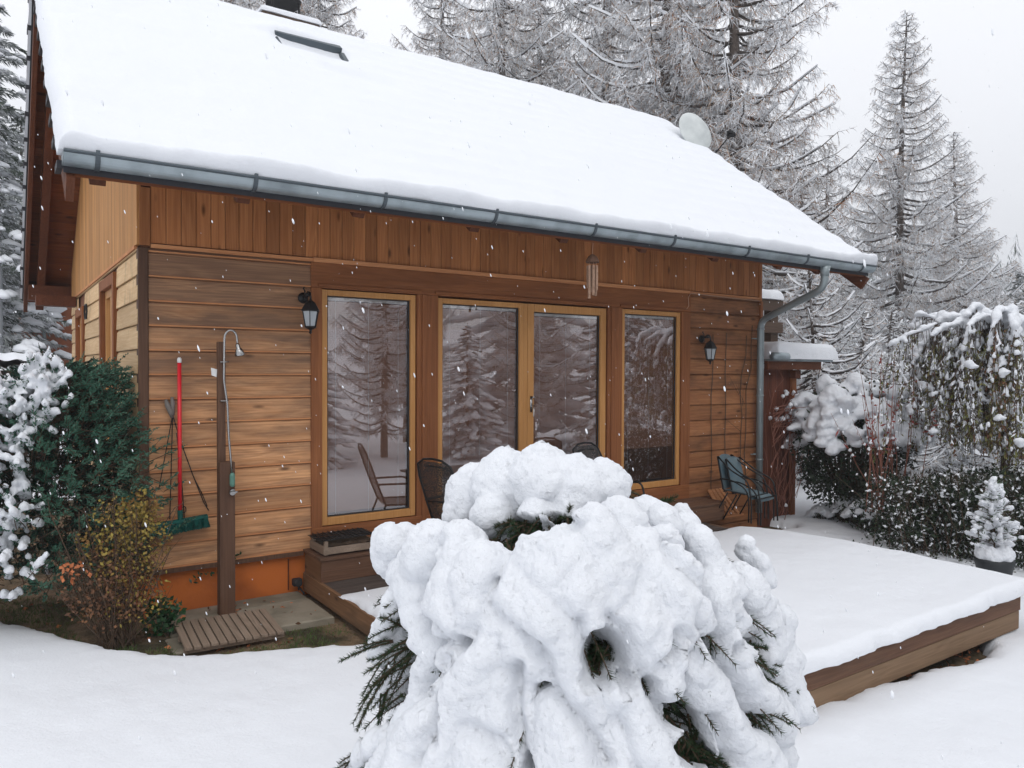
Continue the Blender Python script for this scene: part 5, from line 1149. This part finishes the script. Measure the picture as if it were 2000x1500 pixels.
# autumn shrub and ivy at the corner
def leafcloud(mb, c, r, n, size, m, up_=0.):
    P = rng.normal(size=(n, 3)); P = norm(P) * (rng.random((n, 1)) ** .5) * np.array(r) + np.array(c); d = norm(rng.normal(size=(n, 3)) + np.array((0, 0, up_)))
    flat(mb, P, P + d * size * rng.uniform(.6, 1.3, (n, 1)), size * .34, m); return P
asb = empty('autumn_shrub', (.86, -.42, GZ)); tag(asb, 'tangled shrub of yellow and brown autumn leaves in front of the corner post', 'shrub')
mb, tw_ = MB(), MB()
for k in range(46):
    a, b = random.uniform(0, 6.28), random.uniform(.12, .42); top_ = np.array((1.08 + b * math.cos(a) * 1.1, -.42 + .25 * b * math.sin(a) * 1.6, -1.92 + random.uniform(.3, 1.0)))
    base = np.array((1.08 + random.uniform(-.12, .12), -.42 + random.uniform(-.06, .06), GZ)); mid = (base + top_) / 2 + rng.normal(0, .07, 3)
    tw_.tube([base, mid, top_, top_ + rng.normal(0, .06, 3) + np.array((0, 0, -.03))], [.006, .004, .003, .001], 4, 0, False)
    for j in range(7):
        p = mid + (top_ - mid) * random.random(); tw_.tube([p, p + rng.normal(0, .09, 3)], [.002, .001], 3, 0, False)
for (c, r, n, s, m) in (((1.12, -.42, -1.30), (.34, .22, .36), 1100, .032, 0), ((1.02, -.46, -1.62), (.36, .2, .34), 900, .034, 1), ((1.22, -.38, -1.12), (.18, .14, .20), 300, .034, 0), ((.78, -.55, -1.45), (.12, .10, .07), 30, .045, 2), ((1.2, -.45, -1.7), (.25, .18, .3), 350, .03, 0)):
    leafcloud(mb, c, r, n, s, m, -.3)
for o in (T_(mb, 'leaves', [K['leaf_yellow'], K['leaf_brown'], K['leaf_orange']], asb), T_(tw_, 'twigs', K['twig'], asb)): o.matrix_parent_inverse = Matrix.Translation((-asb.location[0] - .29, .42 - .20, -GZ))
iv = empty('ivy', (1.35, -.45, GZ)); tag(iv, 'dark green ivy clump at the foot of the orange plinth', 'ivy')
mb = MB(); leafcloud(mb, (1.10, -.52, -1.96), (.17, .14, .16), 330, .05, 0, .3)
for k in range(46):
    t = k / 46; p = np.array((1.42 + .42 * t, -.035, -1.86 + .18 * t + .03 * math.sin(t * 9))); flat(mb, [p], [p + rng.normal(0, .02, 3) + (0, -.01, .01)], .010, 0)
T_(mb, 'leaves', K['ivy'], iv)
# grass and fallen leaves on the bare strip
rng = np.random.default_rng(15)
n = 42000; x = rng.uniform(-1.2, 2.4, n); y = rng.uniform(-1.7, 1.4, n); D = sdist(x[None], y[None], PATCH)[0]
edge = (D < .30) & (D > -.40) & (rng.random(n) < np.clip(.95 + D * 1.6, .05, 1)) & (fbm(x * 3, y * 3, 0, 2, 31) > -.12) & ~((x > 1.1) & (y > -.64)) & ~((x > 1.7) & (y > -.95)) & ~((x > 1.1) & (x < 1.92) & (y > -1.17))
x, y = x[edge], y[edge]; A = np.stack([x, y, terrain(x, y) - .01], -1); E = A + np.stack([rng.normal(0, .02, len(x)), rng.normal(0, .02, len(x)), rng.uniform(.015, .055, len(x))], -1)
mb = MB(); flat(mb, A, E, .0028, 0); o = mb.build('grass', K['grass']); tag(o, kind='stuff')
n = 420; x = rng.uniform(-1.0, 2.3, n); y = rng.uniform(-1.3, 1.0, n); D = sdist(x[None], y[None], PATCH)[0]; k = (D < .02) & ((x < 1.05) | (y < -.1)); x, y = x[k], y[k]
xx = rng.uniform(4.4, 7.0, 260); yy = rng.uniform(-4.25, -3.8, 260); x = np.concatenate([x, xx]); y = np.concatenate([y, yy])
A = np.stack([x, y, terrain(x, y) + .008], -1); A[:, 2] += np.where((x > 1.15) & (x < 2.36) & (y > -.93), .045, 0); dv = norm(np.stack([rng.normal(size=len(x)), rng.normal(size=len(x)), .25 * rng.normal(size=len(x))], -1))
mb = MB(); flat(mb, A, A + dv * rng.uniform(.025, .06, (len(x), 1)), .016, 0); mb.m = [int(v) for v in rng.integers(0, 2, len(mb.m))]; o = mb.build('fallen_leaves', [K['leaf_brown'], K['leaf_orange']]); tag(o, kind='stuff')
# ---------------------------------------------------------------- right side: snowy bush, hedge, weeping tree
rng = np.random.default_rng(21); random.seed(21)
def evergreen(name, c, r, label, nleaf, leafm, snowf=.9, ls=.05, cat='bush', group=None, top=-.1, voxel=.022, brm=.11):
    root = empty(name, (c[0], c[1], c[2] - r[2])); tag(root, label, cat, group); mb = MB()
    P = norm(rng.normal(size=(nleaf, 3))) * rng.uniform(.55, 1.03, (nleaf, 1)); lump = 1 + .18 * vnoise(P[:, 0] * 2.5, P[:, 1] * 2.5, P[:, 2] * 2.5, 3); P = P * lump[:, None] * np.array(r) + np.array(c)
    d = norm(rng.normal(size=(nleaf, 3)) + norm(P - np.array(c)) * .8); flat(mb, P, P + d * ls * rng.uniform(.6, 1.3, (nleaf, 1)), ls * .22, 0); T_(mb, 'leaves', leafm, root)
    tw_ = MB(); n = 60; Q = norm(rng.normal(size=(n, 3))); Q[:, 2] = np.abs(Q[:, 2])
    for q in Q: tw_.tube([np.array(c) + (0, 0, -r[2]), np.array(c) + q * np.array(r) * .5 + (0, 0, -.2), np.array(c) + q * np.array(r) * .95], [.014, .009, .003], 4, 0, False)
    T_(tw_, 'stems', K['twig'], root); s = MB()
    n = int(190 * snowf)
    for i in range(n):
        q = norm(rng.normal(size=3)); 
        if q[2] < top + .25 * random.random(): continue
        p = np.array(c) + q * np.array(r) * random.uniform(.86, 1.08) * (1 + .18 * float(vnoise(q[0] * 2.5, q[1] * 2.5, q[2] * 2.5, 3))); dd = norm(np.array((q[0], q[1], -.5)) + rng.normal(0, .3, 3)); rm = random.uniform(.5, 1.1) * brm
        blobs(s, [p, p + dd * rm * .8], [rm * np.array((1, 1, .65)), rm * .8 * np.array((1, 1, .65))], 0, ICO2, [dd, dd], 1.3, .25)
    if s.v:
        o = bake(s, voxel, [(.12, .05), (.03, .018)], 'snow', [K['snow_clump']], None, 2); o.parent = root; o.matrix_parent_inverse = Matrix.Translation(-root.location)
    return root
def at(px, py, d): return tuple(EYE + ray(px, py) * d)
c = at(1662, 880, 11.0); evergreen('rhododendron_bush', c, (.76, .8, .98), 'dark evergreen bush with a thick white snow top right of the shed', 8000, K['leaf_dark'], 1.9, .075, top=.05, brm=.15)
c = at(1775, 1000, 10.2); evergreen('garden_bush', c, (.75, .7, .55), 'low dark leafy bush below the red stemmed shrub', 3800, K['leaf_dark'], .35, .06, top=.45, brm=.08)
hg = empty('hedge', (10.3, -3, -2.4)); tag(hg, 'dark loose hedge of small leaves under the weeping tree at the right', 'hedge')
mb, tw_ = MB(), MB(); n = 30000; t = rng.uniform(0, 1, n); P0 = np.array(at(1760, 1055, 9.3)); P1 = np.array(at(2130, 1130, 8.6)); 
hh = rng.uniform(0, 1.25, n); P = P0 + (P1 - P0) * t[:, None]; P[:, 2] = -2.36 + hh * (.85 + .28 * fbm(P[:, 0] * 1.6, P[:, 1] * 1.6, 0, 3, 88)); P += np.stack([rng.normal(0, .22, n), rng.normal(0, .22, n), np.zeros(n)], -1); keep = fbm(P[:, 0] * 2, P[:, 1] * 2, P[:, 2] * 2, 3, 8) > -.22; P = P[keep]
d = norm(rng.normal(size=P.shape)); flat(mb, P, P + d * .06 * rng.uniform(.5, 1.2, (len(P), 1)), .015, 0); k = rng.random(len(mb.m)) < .2; mb.m = [1 if q else 0 for q in k]
for i in range(260):
    t = random.random(); b = P0 + (P1 - P0) * t + rng.normal(0, .2, 3); b[2] = -2.4; tw_.tube([b, b + np.array((random.gauss(0, .12), random.gauss(0, .12), .6)), b + np.array((random.gauss(0, .25), random.gauss(0, .25), 1.2))], [.006, .004, .002], 3, 0, False)
T_(mb, 'leaves', [K['leaf_dark'], K['frost_white']], hg); T_(tw_, 'stems', K['twig'], hg)
# weeping tree: snow loaded arching limbs with hanging leafy twigs
wt = empty('weeping_tree', at(1960, 1000, 9.6)); wt.location.z = -2.4; tag(wt, 'weeping tree with snow loaded arching limbs and hanging olive leaves at the right edge', 'tree')
tw_, lv, s = MB(), MB(), MB(); ctr = np.array(at(1965, 620, 9.6)); base = np.array((ctr[0], ctr[1], -2.4))
tw_.tube([base, base + (0.05, 0, 1.4), ctr + (0, 0, -.5)], [.07, .055, .045], 8, 0)
for i in range(64):
    a = i * 2.4 + random.uniform(-.3, .3); Lh = random.uniform(.5, 1.42); d = np.array((math.cos(a), math.sin(a), 0)); h0 = random.uniform(-.15, .35) * (1.1 - .35 * Lh)
    t = np.linspace(0, 1, 9)[:, None]; B = ctr + (0, 0, -.45) + d * Lh * t ** .9 + np.array((0, 0, 1)) * ((.9 + h0) * np.sin(np.minimum(t * 1.5, 1.45)) * .6 - 1.35 * np.clip(t - .45, 0, 1) ** 1.6 * random.uniform(.5, 1.5)) + rng.normal(0, .025, (9, 3))
    tw_.tube(B, np.linspace(.022, .005, 9), 5, 0, False)
    for j in range(1, 9):
        if random.random() < .82:
            for q in (0, .35, .7):
                p = B[j - 1] + (B[j] - B[j - 1]) * q; rm = random.uniform(.035, .075) * (1.15 - .05 * j); blobs(s, [p + (0, 0, rm * .6)], [rm * np.array((1, 1, .8))], 0, ICO2, [B[j] - B[j - 1]], 1.4, .25)
    for j in range(38):
        q = random.uniform(.15, 1) * 8; k = min(int(q), 7); p = B[k] + (B[k + 1] - B[k]) * (q - k); ln = random.uniform(.4, 1.6)
        e = p + np.array((random.gauss(0, .10), random.gauss(0, .10), -ln)); m_ = (p + e) / 2 + rng.normal(0, .05, 3); tw_.tube([p, m_, e], [.004, .003, .0015], 3, 1 if j % 3 else 0, False)
        n = int(18 * ln) + 3; tt = rng.uniform(.15, 1, (n, 1)); A = p + (e - p) * tt + (m_ - (p + e) / 2) * 4 * tt * (1 - tt); E = A + norm(rng.normal(0, .5, (n, 3)) + np.array((0, 0, -1.0))) * rng.uniform(.03, .075, (n, 1)); flat(lv, A, E, .0085, random.choice((0, 0, 1, 0, 2)))
        for q_ in range(4):
            if random.random() < .8: blobs(s, [p + (e - p) * random.random() + rng.normal(0, .02, 3)], [random.uniform(.010, .030)], 0, ICO1, [e - p + rng.normal(0, .15, 3)], random.uniform(1.5, 3), .45)
for i in range(55):
    a = random.uniform(0, 6.283); rr_ = random.uniform(.35, 1.4); p = ctr + np.array((math.cos(a) * rr_, math.sin(a) * rr_, random.uniform(-1.15, -.05) - .25 * rr_)); blobs(s, [p, p + rng.normal(0, .05, 3)], [random.uniform(.03, .085) * np.array((1, 1, .7)), random.uniform(.03, .06)], 0, ICO2, None, 1, .5)
T_(tw_, 'limbs', [K['twig'], K['limb']], wt); T_(lv, 'leaves', [K['leaf_olive'], K['leaf_brown'], K['frost_white']], wt)
o = bake(s, .020, [(.08, .035), (.02, .012)], 'snow', [K['snow_clump']], None, 1); o.parent = wt; o.matrix_parent_inverse = Matrix.Translation(-wt.location)
# red stemmed shrub, low snowy shrubs, bare climbing twigs on the shed
rs = empty('red_stem_shrub', at(1745, 1020, 10.0)); tag(rs, 'tall thin red brown stems with a few red leaves left of the weeping tree', 'shrub')
tw_, lv = MB(), MB()
for i in range(28):
    b = np.array(at(1735 + random.gauss(0, 22), 1000, 10.0 + random.gauss(0, .25))); e = b + np.array((random.gauss(0, .28), random.gauss(0, .28), random.uniform(1.1, 2.15))); m_ = (b + e) / 2 + rng.normal(0, .05, 3)
    tw_.tube([b, m_, e], [.007, .005, .002], 4, 0, False)
    for j in range(random.randint(3, 9)):
        p = m_ + (e - m_) * random.random(); d = rng.normal(0, .045, 3) + (0, 0, -.02); flat(lv, [p], [p + d], .013, 0)
        if random.random() < .5: blobs(lv, [p + rng.normal(0, .02, 3)], [random.uniform(.012, .028)], 1, ICO1)
T_(tw_, 'stems', K['twig_red'], rs); T_(lv, 'leaves', [K['leaf_red'], K['frost_white']], rs)
for i, (px, py, d, r, lab) in enumerate(((1665, 1000, 10.9, .24, 'small snow covered shrub on the ground between the shed and the hedge'), (1705, 1015, 10.4, .30, 'small snowy shrub with dark leaves at the left end of the hedge'), (1612, 1005, 11.2, .16, 'tiny snow capped tuft beside the foot of the shed'))):
    evergreen('low_shrub', at(px, py, d), (r * 1.3, r, r * .8), lab, 500, K['leaf_dark'], .45, .04, 'shrub', None, .0, .02, .07)
vi = empty('climbing_vine', (9.4, -.1, -2.2)); tag(vi, 'thin bare climbing twigs with tufts of snow on the red shed wall', 'vine')
tw_, s = MB(), MB()
for i in range(34):
    b = np.array((random.uniform(9.1, 9.8), random.uniform(-.18, -.05), -2.2 + random.uniform(0, .9))); P = [b]
    for j in range(6): P.append(P[-1] + np.array((random.gauss(.03, .10), random.gauss(0, .03), random.uniform(.08, .34))))
    P = [p for p in P if p[2] < .3]
    for p in P: p[1] = min(p[1], .03)
    if len(P) > 2: tw_.tube(P, np.linspace(.005, .002, len(P)), 4, 0, False)
for i in range(34):
    p = np.array((9.92 + random.gauss(0, .30), -.15 + random.gauss(0, .10), -.55 + random.gauss(0, .16))); q = p + rng.normal(0, .16, 3); tw_.tube([(9.3, -.06, -.8 + random.uniform(-.3, .3)), p, q], [.006, .004, .002], 4, 0, False) if i % 2 else tw_.tube([p, q], [.004, .002], 4, 0, False); blobs(s, [p, (p + q) / 2], [random.uniform(.02, .05)] * 2, 0, ICO1, None, 1, .3)
for p in ((9.55, -.12, -1.02), (9.42, -.14, -1.10), (9.50, -.15, -1.95)): blobs(s, [np.array(p)], [.03], 0, ICO1, None, 1, .3)
T_(tw_, 'twigs', K['twig_red'], vi); T_(s, 'snow', K['snow'], vi, True)
# dry vines on the dark right wall section
vw = empty('dry_vine', (8.4, -.05, -1.9)); tag(vw, 'dry dark vine stems climbing the boards beside the down pipe', 'vine'); tw_ = MB()
for x0 in (8.02, 8.30, 8.62, 8.72):
    P = [np.array((x0 + random.gauss(0, .015) + .10 * (z > 0) * (x0 > 8.5), -.045, z)) for z in np.linspace(-1.75, .55 + random.uniform(-.1, .1), 9)]; tw_.tube(P, .006, 5, 0, False)
for i in range(9):
    p = np.array((8.62 + random.gauss(0, .06), -.05, random.uniform(-1.6, .2))); tw_.tube([p, p + np.array((random.gauss(-.1, .12), -.02, random.uniform(.1, .3)))], [.004, .002], 4, 0, False)
T_(tw_, 'stems', K['twig'], vw)
# potted dwarf conifer beyond the deck corner
pc = empty('potted_conifer', at(1942, 1112, 7.9)); pc.location.z = -2.3; X0, Y0 = pc.location.x, pc.location.y; tag(pc, 'small snow smothered conifer in a dark round pot beyond the deck corner', 'potted plant')
mb = MB(); mb.lathe([(.12, -2.3), (.17, -2.02), (.185, -1.97), (.185, -1.93), (.165, -1.93), (.16, -1.96), (.01, -1.96)], (X0, Y0, 0), 28); T_(mb, 'pot', K['terracotta'], pc, True)
s, gn, tw_ = MB(), MB(), MB(); tw_.tube([(X0, Y0, -1.96), (X0 - .02, Y0, -1.4), (X0 - .06, Y0, -1.12)], [.01, .007, .003], 5)
for i in range(16): a = i * 2.4; blobs(s, [np.array((X0 + .10 * math.cos(a), Y0 + .10 * math.sin(a), -1.90 + .02 * (i % 3)))], [.085], 0)
for i in range(90):
    u = i / 90; a = i * 2.4; z = -1.80 + .66 * u; Lb = .24 * (1 - u) ** .7 + .03; d = np.array((math.cos(a), math.sin(a), .35)); c = np.array((X0 - .06 * u, Y0, z))
    tw_.tube([c, c + d * Lb], [.004, .002], 3, 0, False); d = norm(d + rng.normal(0, .25, 3)); Lb *= random.uniform(.45, 1.25); blobs(s, [c + d * Lb * q + rng.normal(0, .008, 3) for q in (.45, .7, .95)], [random.uniform(.012, .03) for q in range(3)], 0, ICO2, [d, d, d], 1.7, .4)
    A = np.repeat((c + d * Lb * .6)[None], 14, 0) + rng.normal(0, .02, (14, 3)); flat(gn, A, A + norm(rng.normal(size=(14, 3)) + d) * .035, .004, 0)
T_(tw_, 'stem', K['twig'], pc); T_(gn, 'needles', K['needle'], pc); o = bake(s, .009, [(.05, .03), (.015, .012)], 'snow', [K['snow_clump']], None, 1); o.parent = pc; o.matrix_parent_inverse = Matrix.Translation(-pc.location)
# ---------------------------------------------------------------- falling snow
rng = np.random.default_rng(3); mb = MB(); V, Fc = ICO1; n = 2300
dist = 1.2 + 11 * rng.random(n) ** .75; pxs = rng.uniform(-60, 2060, n); pys = rng.uniform(-60, 1560, n)
P = np.array([EYE + ray(a, b) * d for a, b, d in zip(pxs, pys, dist)])
ok = ~((P[:, 1] > -.06)) & (P[:, 2] > -1.9) & ~((P[:, 1] > EY - .1) & (P[:, 2] > 1.2))
for p in P[ok]:
    r = rng.uniform(.0010, .0030); W = V * r * rng.uniform(.7, 1.2, 3); W[:, 2] *= 2.8; W[:, 0] += -.30 * W[:, 2]; mb.add(W + p, Fc.tolist(), 0)
o = mb.build('falling_snow', K['frost_white'], None, True); tag(o, kind='stuff')
# ---------------------------------------------------------------- winter air
mb = MB(); mb.box((-302, -202, -5), (332, 362, 46))
hz = bpy.data.materials.new('haze'); hz.use_nodes = True; t = hz.node_tree
for q in list(t.nodes):
    if q.type == 'BSDF_PRINCIPLED': t.nodes.remove(q)
pv = t.nodes.new('ShaderNodeVolumePrincipled'); pv.inputs['Color'].default_value = (.93, .95, 1, 1); pv.inputs['Density'].default_value = .0022
t.links.new(pv.outputs[0], t.nodes['Material Output'].inputs['Volume'])
o = mb.build('haze', hz); tag(o, kind='stuff')
